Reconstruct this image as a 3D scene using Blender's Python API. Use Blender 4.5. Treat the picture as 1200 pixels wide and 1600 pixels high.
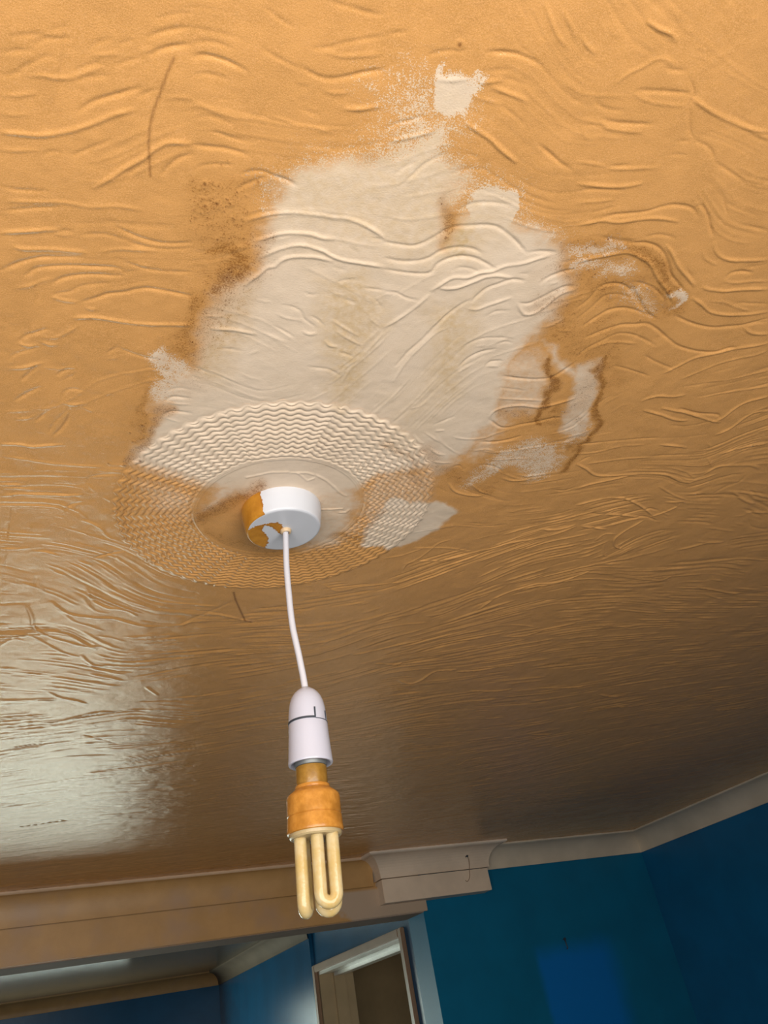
import bpy, bmesh, math, random
import numpy as np
from mathutils import Vector, Matrix

for o in list(bpy.data.objects):
    bpy.data.objects.remove(o)
S = bpy.context.scene
COL = S.collection

# ---------------------------------------------------------------- camera
CZ = 1.92                      # lens height above the floor
H = 0.48                       # ceiling height above the lens
ZC = CZ + H                    # ceiling height
cam = bpy.data.cameras.new('camera')
cam.sensor_fit = 'VERTICAL'; cam.sensor_height = 36; cam.lens = 27.592
cam.clip_start = 0.02; cam.clip_end = 100
co = bpy.data.objects.new('camera', cam); COL.objects.link(co)
_r = Vector((0.89864136, -0.40437776, -0.17006566)); _f = Vector((0.42730917, 0.71917709, 0.54789706))
_u = _r.cross(_f)
co.matrix_world = Matrix(((_r.x, _u.x, -_f.x, 0), (_r.y, _u.y, -_f.y, 0), (_r.z, _u.z, -_f.z, CZ), (0, 0, 0, 1)))
S.camera = co

# ---------------------------------------------------------------- light and exposure
S.view_settings.view_transform = 'Standard'
S.view_settings.look = 'None'
S.view_settings.gamma = 1
S.view_settings.use_curve_mapping = False
S.view_settings.exposure = 0.0
wd = bpy.data.worlds.new('sky'); S.world = wd; wd.use_nodes = True
wd.node_tree.nodes['Background'].inputs[0].default_value = (0.75, 0.85, 1, 1)
wd.node_tree.nodes['Background'].inputs[1].default_value = 1.0

def daylight(name, loc, size, power, color, rot):
    l = bpy.data.lights.new(name, 'AREA'); l.shape = 'RECTANGLE'
    l.size, l.size_y = size; l.energy = power; l.color = color
    o = bpy.data.objects.new(name, l); COL.objects.link(o)
    o.location = loc; o.rotation_euler = rot
    return o
# daylight entering by the window behind the photographer and by the window of the next room
daylight('daylight_near_window', (-0.25, -0.36, 1.80), (1.7, .80), 26, (1.0, 0.95, 0.88), (math.radians(90), 0, 0))
daylight('daylight_far_window', (0.27, 5.16, 1.52), (1.14, 1.30), 21, (0.86, 1.0, 0.85), (math.radians(-90), 0, 0))
daylight('hall_fill_light', (2.02, 4.20, 0.80), (.8, .6), 2.6, (0.92, 1.0, 0.95), (math.radians(-90), 0, 0))  # added fill lamp, the hall has no window; brightens the door head from below

# traced strokes, stains and flow of the plaster: positions on the ceiling in 0.1 mm
RIDGES = """
g -270,2439 -209,2400 -100,2357
g -78,2335 -33,2298 13,2273
g -142,2433 -90,2379 -27,2357 44,2327
g -305,2531 -227,2494 -133,2452
g -299,2661 -219,2619 -181,2569 -120,2511 -82,2474 -26,2459
r -161,2622 -80,2589 -22,2583 60,2555 131,2501 218,2433
g 81,2510 134,2453 213,2402
g 94,2552 167,2508 257,2467
g 131,2358 175,2307 243,2255
r 152,2392 290,2334
g 281,2278 351,2230
G 422,2192 482,2139 560,2093 640,2055
g 453,2079 521,2029 623,1979
r 395,2287 467,2244
G 447,2283 507,2225 579,2181 660,2143
g 282,2401 345,2351 408,2310
G 116,2742 178,2665 250,2606 340,2545 437,2477
r -293,2783 -194,2749 -97,2696
r -288,2890 -221,2877 -137,2848
R -282,3011 -179,2987 -58,2957 61,2895 129,2852 229,2776 326,2691 427,2626
g 422,2546 485,2490 550,2443
r 572,2505 658,2465 730,2451
R 268,3222 370,3106 443,3013 534,2914 580,2843 653,2768 746,2738 793,2727
g 446,3093 482,3012 504,2970
G 658,2990 692,2908 738,2841 808,2790
g -48,3083 3,3039 65,3024
g 113,3036 163,2991 248,2919 331,2848
r -277,3126 -190,3102 -68,3057
g -265,3369 -173,3369 -82,3346 10,3322
g 659,2138 708,2112 776,2092 877,2089
G 677,2215 725,2184 795,2169 889,2169 989,2182
g 699,2313 758,2282 829,2267 915,2266
r 735,2470 813,2474 924,2483 1022,2476 1127,2451
g 773,2550 853,2518 922,2515 1004,2520
g 865,2605 945,2605 1048,2609 1168,2592
G 795,2732 881,2715 988,2691 1070,2687 1154,2687
g 835,2909 883,2852 967,2813 1075,2783
G 1134,2958 1191,2890 1261,2831 1315,2789
G 1132,2836 1205,2788 1276,2771 1333,2777 1446,2783 1509,2800
g 993,1814 1077,1845 1178,1862
g 1310,1668 1432,1654 1546,1644 1641,1627
g 1302,1937 1398,1899 1486,1839 1569,1791 1687,1730
r 1400,1931 1480,1927 1571,1895 1729,1824
G 1270,2044 1327,2064 1413,2073 1489,2057 1576,2011 1643,1968 1766,1905
r 1285,2148 1365,2140
r 1448,2142 1522,2142 1633,2099
R 1625,2212 1731,2176 1839,2118
g 1377,2292 1431,2295 1495,2294
r 1188,2415 1288,2402 1372,2401 1485,2385 1613,2376
g 1040,2031 1123,2048 1205,2058 1309,2070
g 1685,1726 1751,1688 1820,1654
g 1967,1755 2029,1704 2090,1672 2203,1632
g 2358,1702 2434,1671 2529,1632
R 2381,1782 2436,1753 2510,1717
R 2461,1776 2570,1775 2681,1775 2753,1789
g 2512,1700 2589,1689 2669,1698
G 2319,1596 2436,1559 2531,1541 2628,1542 2722,1554
r 2373,1870 2486,1858 2594,1854
g 2568,1852 2669,1873 2761,1899 2827,1922
R 2418,2037 2545,2063 2631,2081 2732,2120 2828,2149 2909,2172
G 2984,2000 3102,2034 3223,2069 3333,2085
r 2969,1822 3081,1849
g 1921,2250 1983,2184 2071,2126 2139,2076
r 1952,2319 2041,2284 2141,2222 2249,2151
r 2096,1855 2195,1826 2298,1780
g 2114,2518 2163,2440 2222,2385
g 2198,2567 2242,2477 2290,2374 2401,2253
g 2524,2225 2632,2213
r 2511,1243 2579,1292 2669,1354 2741,1387 2818,1409
r 2633,1235 2749,1297 2817,1340
g 2363,1279 2453,1347
R 3832,1380 3956,1400 4090,1413 4218,1418 4401,1411 4569,1385
r 4415,1424 4609,1422
R 3174,1105 3285,1114 3389,1111 3460,1130
r 3395,1044 3476,1059 3538,1052
R 2841,1322 2915,1354 2995,1376
r 2960,1201 3025,1236 3080,1241
r 2956,1071 3006,1072
r 3606,1124 3644,1105 3683,1117
r 3685,1091 3717,1079
r 3832,858 3877,846
r 3244,1478 3287,1398 3353,1333 3388,1279 3454,1245 3556,1251
g 3493,1273 3553,1278 3663,1245
G 3413,1485 3424,1464 3509,1435 3610,1405 3793,1354
r 3420,1493 3500,1505 3628,1490 3817,1442
g 3177,1616 3262,1637 3348,1625 3428,1604
G 3300,1705 3391,1697 3498,1673 3681,1617
r 3305,1720 3376,1749 3491,1734 3657,1691
r 3204,1795 3276,1854 3365,1843
g 3204,1795 3252,1767 3347,1747
g 3704,1274 3823,1354 3846,1426 3987,1568 4060,1605
g 4060,1605 4212,1617 4295,1654 4346,1689
r 3585,1997 3694,1967 3821,1920 3960,1868
g 3572,1981 3728,1917
g 3972,1760 4027,1736 4103,1717
g 3940,1708 3973,1678
g 3928,1661 4057,1619
g 4346,1689 4518,1713 4695,1738
R 3426,2173 3552,2146 3680,2118 3820,2066 3924,2006
g 3466,2227 3525,2188 3640,2144 3818,2101
r 3322,2031 3445,2004 3565,1990
R -248,3732 -135,3685 37,3619 115,3602
g 67,3623 133,3589 192,3578
r 78,3639 138,3634 186,3613
g 234,3591 332,3555 412,3537 497,3544 570,3536
R -166,3819 -87,3815 50,3774 171,3752 292,3729
G -233,4038 -157,3967 -61,3890 36,3840 156,3805 276,3769
G -81,4044 -15,3960 63,3916 194,3870 327,3838 473,3802 549,3802
G 98,4072 145,4007 214,3958 336,3907 462,3878 557,3850
r -134,4176 -44,4127 54,4048 113,4002
g 108,4174 157,4129 229,4094 287,4032 368,3987 483,3946
G 314,4169 405,4105 486,4043 591,3998 653,3957 737,3918 827,3907 943,3905 1061,3903
R 119,4186 196,4195 283,4186
R 342,4216 388,4227 430,4207
R 273,4346 354,4316 431,4295 545,4288 684,4283 823,4261 962,4227 1125,4182
G 442,3455 529,3481 639,3501 748,3502 853,3477 956,3439
g 520,3551 618,3562 736,3554 862,3523 966,3485
g 537,3726 627,3742 739,3746 848,3728 1012,3688
r 638,3739 723,3721
r 393,3692 491,3642 615,3611 741,3581
G -72,4671 -21,4598 52,4537 114,4488
R -70,4704 -2,4711 63,4677
R 71,4641 141,4657 207,4639
r 79,4597 178,4570 250,4500 330,4396
g -147,4915 -96,4822 0,4745 65,4702
R -120,4988 -19,4953 58,4898 113,4866
G -32,5104 19,4998 70,4912
r 211,4913 303,4880 360,4857
G 218,4985 280,4895 338,4872
g 269,5019 335,4956 364,4893
G 555,4644 589,4590 625,4546
r 570,4703 649,4664
r 129,4916 210,4904
g 632,4553 709,4577 837,4606 950,4604
r -223,3474 -75,3434 112,3381 267,3363 439,3303 601,3290
g -256,3558 -72,3476 96,3417
R 1259,3170 1343,3104 1441,3047 1544,3008 1632,2987 1743,2966 1837,2957 1926,2936 2055,2944 2182,2975 2262,3008
R 1369,3307 1426,3262 1513,3200 1619,3158 1732,3134 1832,3138 1946,3111
R 1452,3425 1497,3376 1573,3309 1653,3257 1719,3237 1793,3236 1871,3242 1943,3264 2036,3274 2138,3266 2264,3252 2368,3244
R 1413,3708 1442,3638 1484,3572 1523,3500 1575,3470 1605,3409 1664,3362 1752,3329 1845,3308 1972,3308
g 2167,3029 2267,3020
g 2037,3148 2125,3173
g 1988,3348 2054,3352 2104,3345
g 2068,3488 2116,3442 2209,3407
g 2288,3465 2367,3458 2458,3443
g 1859,3636 1915,3644 1972,3620
r 2060,3570 2107,3589 2186,3583
G 2186,3616 2241,3617 2284,3621
g 1733,3802 1810,3797 1898,3822 1947,3885 2013,3919 2081,3953
r 1724,3896 1812,3922 1931,3915
g 1985,3840 2064,3870 2138,3920
R 1979,4016 2041,4035 2102,4010
g 1722,4016 1812,4044 1936,4090
r 1644,4107 1760,4137 1895,4173
R 2193,4067 2251,4107 2324,4106
G 2357,4154 2417,4157 2498,4175
R 1263,4184 1349,4169 1447,4151 1551,4149 1629,4146
r 1197,4067 1318,4050
r 1532,3817 1642,3802
g 1373,4366 1474,4349 1581,4348
r 2164,3842 2297,3894 2447,3944
r 2246,3944 2382,3998 2498,4032 2531,4005
r 2519,4489 2529,4324 2580,4192 2625,4084 2680,3937
r 2476,4418 2487,4295 2559,4178 2602,4033 2643,3855
g 2421,3549 2498,3595 2531,3637
r 2443,3731 2595,3813
g 1222,4609 1307,4634 1379,4655
g 1249,4726 1333,4744
g 2150,4381 2264,4371 2352,4369 2476,4418
r 1631,4381 1704,4306
G 2273,3033 2375,3024 2498,3001 2577,2941 2642,2856 2681,2800 2726,2758 2817,2723 2932,2680 3034,2663 3133,2683 3266,2732 3398,2799
G 2332,3163 2463,3155 2583,3119 2666,3064 2715,2996 2794,2934 2888,2899 2968,2890 3064,2906
G 2374,3258 2532,3242 2661,3220 2741,3181 2755,3099 2816,3027 2903,2978 3009,2961 3103,2972 3223,3000
R 2827,3351 2868,3289 2906,3221 2954,3175 3055,3146 3133,3074 3227,3031 3304,2960 3420,2902 3522,2824 3607,2767
g 2895,3120 2942,3075 3034,3056 3112,3064
R 2876,3304 2956,3289 3038,3249 3126,3166 3204,3094 3303,3057 3420,3048
R 2621,3806 2708,3675 2786,3531 2842,3380
G 3207,3361 3226,3287 3263,3193 3342,3120 3424,3055 3539,3038
R 3228,3425 3299,3414 3371,3350 3465,3271 3528,3219
r 2974,4376 2970,4232 2987,4067 3030,3901 3086,3735 3156,3661
G 2902,4189 2939,4002 2997,3834 3039,3674 3075,3538 3131,3417 3190,3332
g 3407,3464 3471,3384 3589,3342
G 3610,3248 3697,3232 3755,3172 3842,3060 3908,2990 4003,2963
R 3596,3252 3719,3342 3803,3319 3860,3231 3917,3074 4024,2991
G 3672,3024 3714,2946 3801,2863 3892,2811
r 3749,3019 3837,2960
g 3722,2797 3834,2732
g 3446,2991 3537,2964
G 3411,2795 3504,2752 3636,2720
g 3389,3825 3450,3732 3544,3668 3686,3630 3783,3624
G 3471,4064 3499,3935 3575,3835 3700,3763
r 3501,4118 3545,4045 3588,3972
G 3707,3973 3740,3913 3838,3877
R 3727,3978 3846,3947
r 3484,3790 3593,3752
g 3669,3712 3740,3664 3809,3665
G 3944,4049 4131,4034 4293,4005 4423,3950 4479,3871 4546,3705
g 2463,3455 2569,3441 2666,3463 2795,3461
r 3968,3440 4062,3377 4133,3282 4175,3197
g 4091,3369 4136,3263 4186,3212
r 4150,3429 4282,3393
g 2692,2622 2769,2543 2904,2494 3054,2467
r 3539,2515 3638,2462
R 3642,2468 3749,2406 3828,2367 3951,2343 4090,2278 4208,2227 4348,2198 4443,2191
g 3692,2330 3793,2262 3854,2222
G 3785,2351 3867,2297 4008,2238 4113,2191 4190,2131 4275,2080 4384,2055 4488,2059 4568,2108
G 4485,2038 4508,2009 4579,2030 4672,2090 4839,2208
g 4625,1886 4750,1977 4811,2002
g 4976,2042 5090,2029 5261,2016
R 4881,2250 4962,2314 5069,2348 5195,2344 5369,2292 5509,2242
r 4850,2348 4939,2403 5104,2421
g 4261,2384 4364,2329 4487,2315 4536,2331
g 3861,2491 3996,2480 4150,2448 4232,2408
G 4032,2484 4218,2451 4297,2427 4412,2423 4530,2460 4652,2538 4764,2623 5006,2727
R 4488,2393 4610,2452 4760,2539 4932,2608 5055,2660
g 4831,2518 4976,2595
R 3854,2758 3940,2700 4053,2635 4144,2583 4232,2549 4359,2559 4485,2587 4660,2687 4845,2774 4994,2858
G 5269,2510 5281,2446 5370,2403 5488,2385
R 5114,2643 5216,2650 5365,2625 5479,2583 5625,2532 5779,2488
r 5282,2542 5415,2521 5551,2464 5703,2420
g 5380,2357 5469,2313 5544,2274
g 5589,2690 5753,2653 5919,2616
R 5119,2768 5265,2800 5406,2845 5545,2845 5711,2809 5863,2757 6000,2690
r 5335,2752 5465,2725 5634,2734 5823,2739
G 5118,2973 5252,2993 5421,3005 5587,2990 5740,2938 5886,2878 6065,2750
R 5919,2910 6060,2943 6236,2905
g 5919,2910 5968,2836 6099,2780
G 4152,3167 4200,3046 4208,2921 4264,2862 4376,2830 4501,2855 4642,2939 4791,3007 4962,3054
g 4231,3274 4284,3112 4319,2977 4422,2930 4560,2926
G 4336,3321 4397,3191 4452,3102 4536,3051 4645,3029 4795,3034 4962,3054
G 4449,3426 4551,3320 4681,3208 4810,3163 4910,3126 5043,3148 5238,3214 5425,3267 5635,3274 5852,3239 5978,3152 6080,3126
g 4507,3653 4555,3517 4644,3393 4721,3304 4844,3270 5009,3286 5199,3327
r 4598,3526 4667,3447 4824,3385 4994,3360
g 5174,3458 5349,3498 5628,3536
R 5550,3612 5630,3492 5716,3360 5877,3264 6029,3160 6198,3073 6334,2995
r 5798,3629 5902,3511 6023,3369 6169,3254 6332,3157 6416,3069
G 4492,2822 4671,2931 4806,3003
g 4471,2776 4608,2771 4731,2789 4907,2864
g 4961,3652 5120,3654 5290,3666 5422,3678
r 6114,3596 6327,3496 6664,3296
r 3523,2305 3660,2248 3798,2190
G -64,5352 13,5245 112,5134
r -128,5507 -9,5469 63,5442
r -50,5581 58,5546 115,5481
G 110,5576 164,5469 208,5398
g 223,5711 260,5552 322,5412 365,5340
G 264,5735 318,5624 356,5488 367,5360
R 310,5292 385,5294 469,5254
R 476,5314 545,5349
g 283,5278 296,5157 351,5104 450,5100
R -143,5935 7,5909 111,5914 238,5875 366,5836
r -135,6103 59,6108 260,6126 396,6122 615,6101 740,6088
R -115,6532 -8,6511 113,6500
r -86,6577 76,6559 187,6563
R -107,6710 28,6658 123,6640 304,6615 473,6594 614,6554
g 619,6364 635,6259 741,6200 894,6157
r 619,6364 707,6478
G 471,6847 518,6742 628,6667
g 573,6829 603,6713
R 651,6987 748,7029 853,7116 934,7240 990,7293
r 393,6959 484,6972
r 694,7217 790,7293
R -63,7641 86,7619 220,7574
R 256,7641 380,7639 511,7700
R 712,7771 862,7852
G 849,7685 1030,7560 1169,7490
r 807,6566 892,6633
R 440,7960 530,8050 633,8089
r 1069,7604 1147,7727
r 587,6827 692,6951
r 1124,5289 1197,5305 1270,5321
G 1118,5258 1186,5189 1350,5172
G 1097,5084 1149,5010 1309,4992
r 1112,5091 1194,5092 1327,5071
g 1082,4945 1178,4891 1285,4885
r 3275,4664 3342,4626 3383,4537
g 3615,4821 3683,4745 3760,4656
R 3676,4904 3768,4871
R 3478,5010 3593,5098 3648,5099
r 3569,4941 3712,5009 3830,5059
R 3733,5157 3860,5222 3958,5228
r 3784,5331 3929,5355 4092,5335
g 3994,4189 4131,4177 4270,4165
r 4061,4329 4211,4304 4379,4276 4550,4246
R 4128,4594 4127,4499 4209,4421 4360,4362 4538,4343 4684,4273 4861,4136
G 4141,4615 4299,4690 4407,4678 4515,4603 4664,4532 4789,4454 4885,4419
G 4223,4948 4394,4910 4512,4845 4615,4758
r 3898,4942 4067,4943 4230,4894 4326,4797 4418,4726
r 4235,5103 4360,5049 4487,5062
g 4126,5398 4200,5354 4295,5419
g 4396,5314 4496,5280 4679,5313 4763,5382
R 4229,5663 4375,5783 4564,5824 4763,5803
r 4467,5616 4676,5727 4823,5760
R 4811,5460 4949,5478 5094,5435 5153,5393
g 5556,5529 5707,5516 5799,5420
R 5900,6306 6120,6270 6317,6129
R 4914,7203 5185,7011 5454,6819 5677,6635 5922,6522 6144,6376 6341,6162
r 4479,7341 4621,7168 4713,6819 4835,6710
r 4435,6971 4674,6917 4957,6893 5232,6927
r 4163,7232 4377,7127 4558,6952
r 5255,6035 5368,5999
g 5035,6343 5209,6332 5357,6272
R 5598,4007 5635,3950 5733,3891 5884,3866 6009,3812
R 5884,4037 6039,4038 6216,4035 6416,4052 6621,4070 6759,4065
R 5711,4115 5938,4125 6191,4156 6352,4132
G 6103,3986 6366,4000 6615,3967 6695,4001
R 6876,4256 6931,4188 6984,4095 7008,3928 7060,3838 7195,3780
R 6681,4083 6734,3992 6761,3830 6830,3712 6995,3598
r 6210,3812 6391,3695 6610,3593 6857,3472
R 6309,4547 6477,4525 6691,4521
r 5872,4656 6007,4627 6133,4585
g 5318,4762 5571,4667 5825,4570 6035,4497 6217,4443
r 5423,4905 5632,4833 5805,4712 5901,4663
R 5531,5053 5703,5105 5901,5185 6113,5158 6307,5104 6468,5066
g 5532,5024 5582,4942 5631,4889
r 5666,5025 5852,4943 6058,4857 6357,4765
R 5829,5461 5972,5340 6165,5224 6359,5109
R 6048,5761 6185,5653 6375,5552 6569,5516 6817,5571 7088,5678 7273,5770
R 6587,5853 6823,5830 7114,5833
g 6191,5957 6376,5873 6552,5842 6648,5738 6814,5692
R 6431,6147 6636,6149 6823,6155
R 7230,5813 7359,5683 7482,5520
R 7405,6548 7210,6477 7096,6300 7147,6065 7224,5869
r 6841,6417 6877,6259 7042,6232
R 8289,6437 8459,6329 8638,6199 8887,6140
R 8627,5472 8762,5430 8990,5416
r 8498,5577 8667,5510
g 8784,5565 9009,5720 9348,5743
g 7747,5196 7828,5029 7928,4911 7907,4785
R 7417,5275 7618,5203
R 7231,5479 7492,5414
R 7314,4887 7374,4735 7522,4674 7831,4610 7976,4644
R 8007,5096 8298,5214 8563,5272
R 8165,5032 8437,5153 8738,5187
r 8230,4986 8503,5106 8657,5113
r 7038,4896 7246,4980
r 6887,4394 7018,4451
r 7097,4610 7309,4748
R 7217,4525 7355,4408 7505,4303 7692,4233
r 7528,4550 7623,4515
r 6890,5210 7191,5317 7452,5370
R 523,8683 660,8904 816,9024 1040,9059 1265,9067 1459,9164 1628,9238
R 1628,9238 1895,9246 2123,9168 2238,9069 2427,9053
r 608,8856 808,9163 1020,9287 1215,9418
R 285,8836 349,9093 394,9366 556,9584 822,9745 1040,9855 1222,9845
R 880,8366 958,8611 1152,8802 1302,8814 1438,8884 1532,8987
g 332,8145 325,8334 438,8491
R 182,8304 294,8362 460,8489
r 858,8570 1015,8869 1224,8959
R 34,9678 218,9579 363,9597 577,9821 803,10058 1000,10177
r 45,9914 177,9698 327,9777
R 1018,10111 1220,10435 1435,10392
r 1042,10307 1266,10571 1471,10635
R 1201,10713 1440,10815 1688,10920
R 708,11304 899,11533 1143,11653 1306,11776
r 125,11605 454,11608 742,11689
R 636,12515 933,12483 1215,12276 1471,12112 1746,12076
R 2024,11142 2268,11458
R 2345,8827 2574,8863 2853,8957 3016,9022
g 2619,8461 2431,8733 2218,8983 2049,9204 1737,9259
r 1104,9545 1317,9591 1520,9701
g 1363,13005 1651,13215 2037,13543
R 4836,9922 5156,9758 5479,9521 5763,9358
R 6178,8371 6272,7983 6451,7749 6666,7634 6950,7510 7156,7277
r 5435,8635 5687,8515 5839,8277 6005,7951 6216,7717
r 4225,9667 4381,9381 4619,9229 4923,9072 5194,8917 5564,8820
r 4532,7451 4547,7293 4807,7205 5022,7201
r 3642,7937 3870,8074 4170,7929 4647,7761
R 7105,9158 7469,9096 7720,8856 8127,8605
R 5316,10205 5737,10228 5794,10108
R 6062,10840 6323,10966 6461,10833 6570,10487 6928,10392
R 6974,10475 7423,10376 7685,10239 7956,10187
R 7678,11275 8222,11272 8534,11174
r 9024,11122 9461,11118 9923,11064
r 6745,8826 7132,8759 7480,8802
R 10572,13617 11089,13623
r 9743,15529 9883,14969
R 6402,7785 6629,7579 6931,7483 7156,7277 7311,7083
R 8007,7229 8359,7216 8682,7207 8785,7039
r 7220,6489 7376,6546
r 7021,6467 7207,6705 7379,6736
R 9462,7304 9985,7376 10500,7420
r 9825,7495 10434,7637
R 11202,10067 11454,9870
R 10764,11419 11174,11526 11503,11451
r 10506,12234 10907,11818
R 9072,11121 9708,11116 10089,11012
R 14818,12333 15673,12160
R 11318,12138 11981,12035
r 9056,7681 9122,7607 9394,7713
r 8688,8781 8939,8649 9366,8729
"""
FLOW = """-155,2368,-20 159,2255,-24 482,2139,-29 813,2020,-6 1152,1899,10 1500,1774,-2 1858,1645,-15 2225,1513,31 2602,1378,33 2990,1239,27 3389,1096,12 3799,949,14 -136,2632,-33 194,2518,-34 533,2400,-40 810,2303,-14 1057,2217,12 1419,2091,0 1604,2027,-27 1981,1896,-23 2173,1829,-24 2487,1719,-2 2768,1622,22 3178,1479,-20 3388,1406,-16 3817,1256,4 -283,2980,-18 58,2865,-20 409,2747,-44 625,2674,-40 881,2588,-2 1217,2475,-9 1523,2372,-14 1916,2240,-34 2117,2173,-35 2404,2076,9 2738,1964,20 2994,1878,18 3387,1745,-14 3837,1594,-18 4302,1438,5 -273,3190,-13 80,3074,-25 443,2955,-49 742,2857,-49 932,2795,-18 1202,2707,-9 2091,2415,-45 2429,2305,-52 2775,2191,21 3311,2015,-18 3774,1864,-23 4251,1707,-9 -263,3415,-14 290,3239,-18 595,3142,-44 947,3030,-50 1227,2940,-23 1390,2888,5 1764,2769,-7 2323,2591,-29 2634,2492,-22 2998,2376,9 3466,2227,-27 3950,2073,-23 4248,1978,-13 4450,1914,32 4863,1782,-10 -251,3656,-24 128,3539,-18 519,3418,-5 922,3294,-12 1338,3165,-35 1551,3099,-23 1855,3006,-5 2211,2896,-1 2577,2783,-29 2857,2696,-28 3143,2608,11 3386,2533,2 3633,2456,-29 4140,2300,-22 4348,2236,16 4559,2170,36 4773,2104,25 4935,2054,-8 -239,3915,-34 75,3822,-32 357,3738,-15 770,3614,-7 1196,3487,-41 1547,3382,-51 1727,3329,-22 1954,3261,6 2326,3150,-12 2563,3079,-28 2805,3007,-35 3001,2948,-11 3251,2874,-28 3556,2783,-23 3815,2705,-35 4133,2611,-28 4402,2530,-2 4567,2481,29 4788,2415,15 5070,2331,-12 5474,2210,-17 -104,4160,-34 184,4077,-29 607,3955,-35 1044,3830,-9 1497,3700,-41 1870,3592,23 2205,3496,17 2549,3398,-54 2850,3311,-62 3210,3208,-42 3473,3132,-28 3741,3055,4 4014,2977,-43 4291,2897,-34 4575,2816,24 4863,2733,9 5158,2648,-10 5640,2510,-19 0,4438,-8 215,4379,15 656,4257,-11 1113,4132,-7 1348,4067,11 1829,3935,30 2077,3867,33 2380,3783,32 2689,3698,-67 3006,3611,-75 3330,3522,-49 3661,3431,-36 4058,3322,-50 4406,3226,-42 4823,3111,0 5067,3044,21 5440,2942,-16 5952,2801,-27 24,4765,-46 249,4706,-35 570,4622,15 947,4523,7 1434,4396,18 1836,4290,22 2304,4168,21 2625,4084,-68 2953,3998,-81 3289,3910,-77 3633,3820,-42 3986,3727,-37 4347,3633,-60 4593,3568,-68 4906,3486,-21 5226,3403,16 5618,3300,-15 5953,3212,-45 6365,3104,-36 51,5121,-52 286,5063,-66 769,4943,-42 1168,4844,0 1528,4755,20 2059,4624,-35 2611,4487,-69 3186,4345,-83 3603,4241,-72 3970,4150,-29 4410,4041,-21 4733,3962,-53 5130,3863,-53 5744,3711,-28 6457,3535,-32 80,5509,-4 326,5452,-53 833,5335,-27 1359,5213,-13 3075,4815,-71 3697,4670,-80 4083,4581,-13 4682,4442,-21 5165,4330,-87 5737,4197,-7 6180,4094,-2 6636,3988,-47 7105,3880,-47 -141,5990,-9 634,5824,-7 903,5766,-21 3800,5143,31 4208,5055,13 4627,4965,-28 5353,4809,-28 6114,4645,-19 6751,4508,-12 7163,4420,-59 7671,4311,-27 148,6405,-14 697,6298,-1 4200,5610,24 4790,5494,18 5325,5389,-27 5880,5280,-28 6540,5151,-11 6966,5067,18 7404,4981,-48 8037,4857,-5 187,6925,-10 590,6854,39 827,6813,49 4892,6099,5 5460,5999,-18 6135,5880,-37 6841,5756,-37 7392,5660,23 7769,5593,-10 8451,5474,11 8853,5403,17 230,7504,-5 658,7439,19 4838,6800,-38 5699,6669,-48 6610,6530,-27 7182,6442,-71 7776,6351,-51 8392,6257,-2 9139,6143,-27 279,8152,23 733,8094,44 1136,8043,48 1979,7936,27 4005,7678,-17 4778,7580,-48 5687,7464,-59 6651,7342,-39 7678,7211,0 8772,7072,-16 9941,6923,6 198,8896,-17 678,8849,47 1249,8792,33 2154,8703,4 2957,8624,-16 3984,8523,-26 4899,8433,-38 5873,8337,-49 6698,8256,-38 7793,8148,-15 8965,8033,2 10223,7909,-5 11298,7803,-6 396,9713,-16 992,9673,48 1939,9611,-15 2783,9555,-15 3680,9496,-4 4636,9433,-49 5657,9365,-39 6751,9293,-27 7924,9216,-26 9186,9132,-14 12020,8945,-13 483,10871,11 1135,10858,23 2178,10836,-27 3113,10816,-22 4112,10795,-32 5185,10773,-39 6338,10748,-12 7582,10722,-20 8927,10694,-13 10387,10664,-26 13715,10594,-19 587,12256,-10 1494,12285,-21 2467,12317,17 3514,12351,-31 4642,12388,-11 6510,12448,-31 8626,12517,-5 11043,12596,-25 13830,12686,-18 16614,12777,-40 713,13940,-25 1728,14039,-1 2824,14145,-19 4013,14260,-31 5307,14386,-9 7476,14596,-8 9976,14838,-21 12888,15120,-40 16322,15453,-16 19840,15794,-42 870,16034,-18 2634,16344,0 4651,16700,-17 6982,17110,-6 10718,17768,-19 15429,18598,-7 18279,19100,-22 1071,18705,-16 3112,19268,1 5494,19925,-11 8312,20703,-2 12981,21990,-17"""
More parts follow.
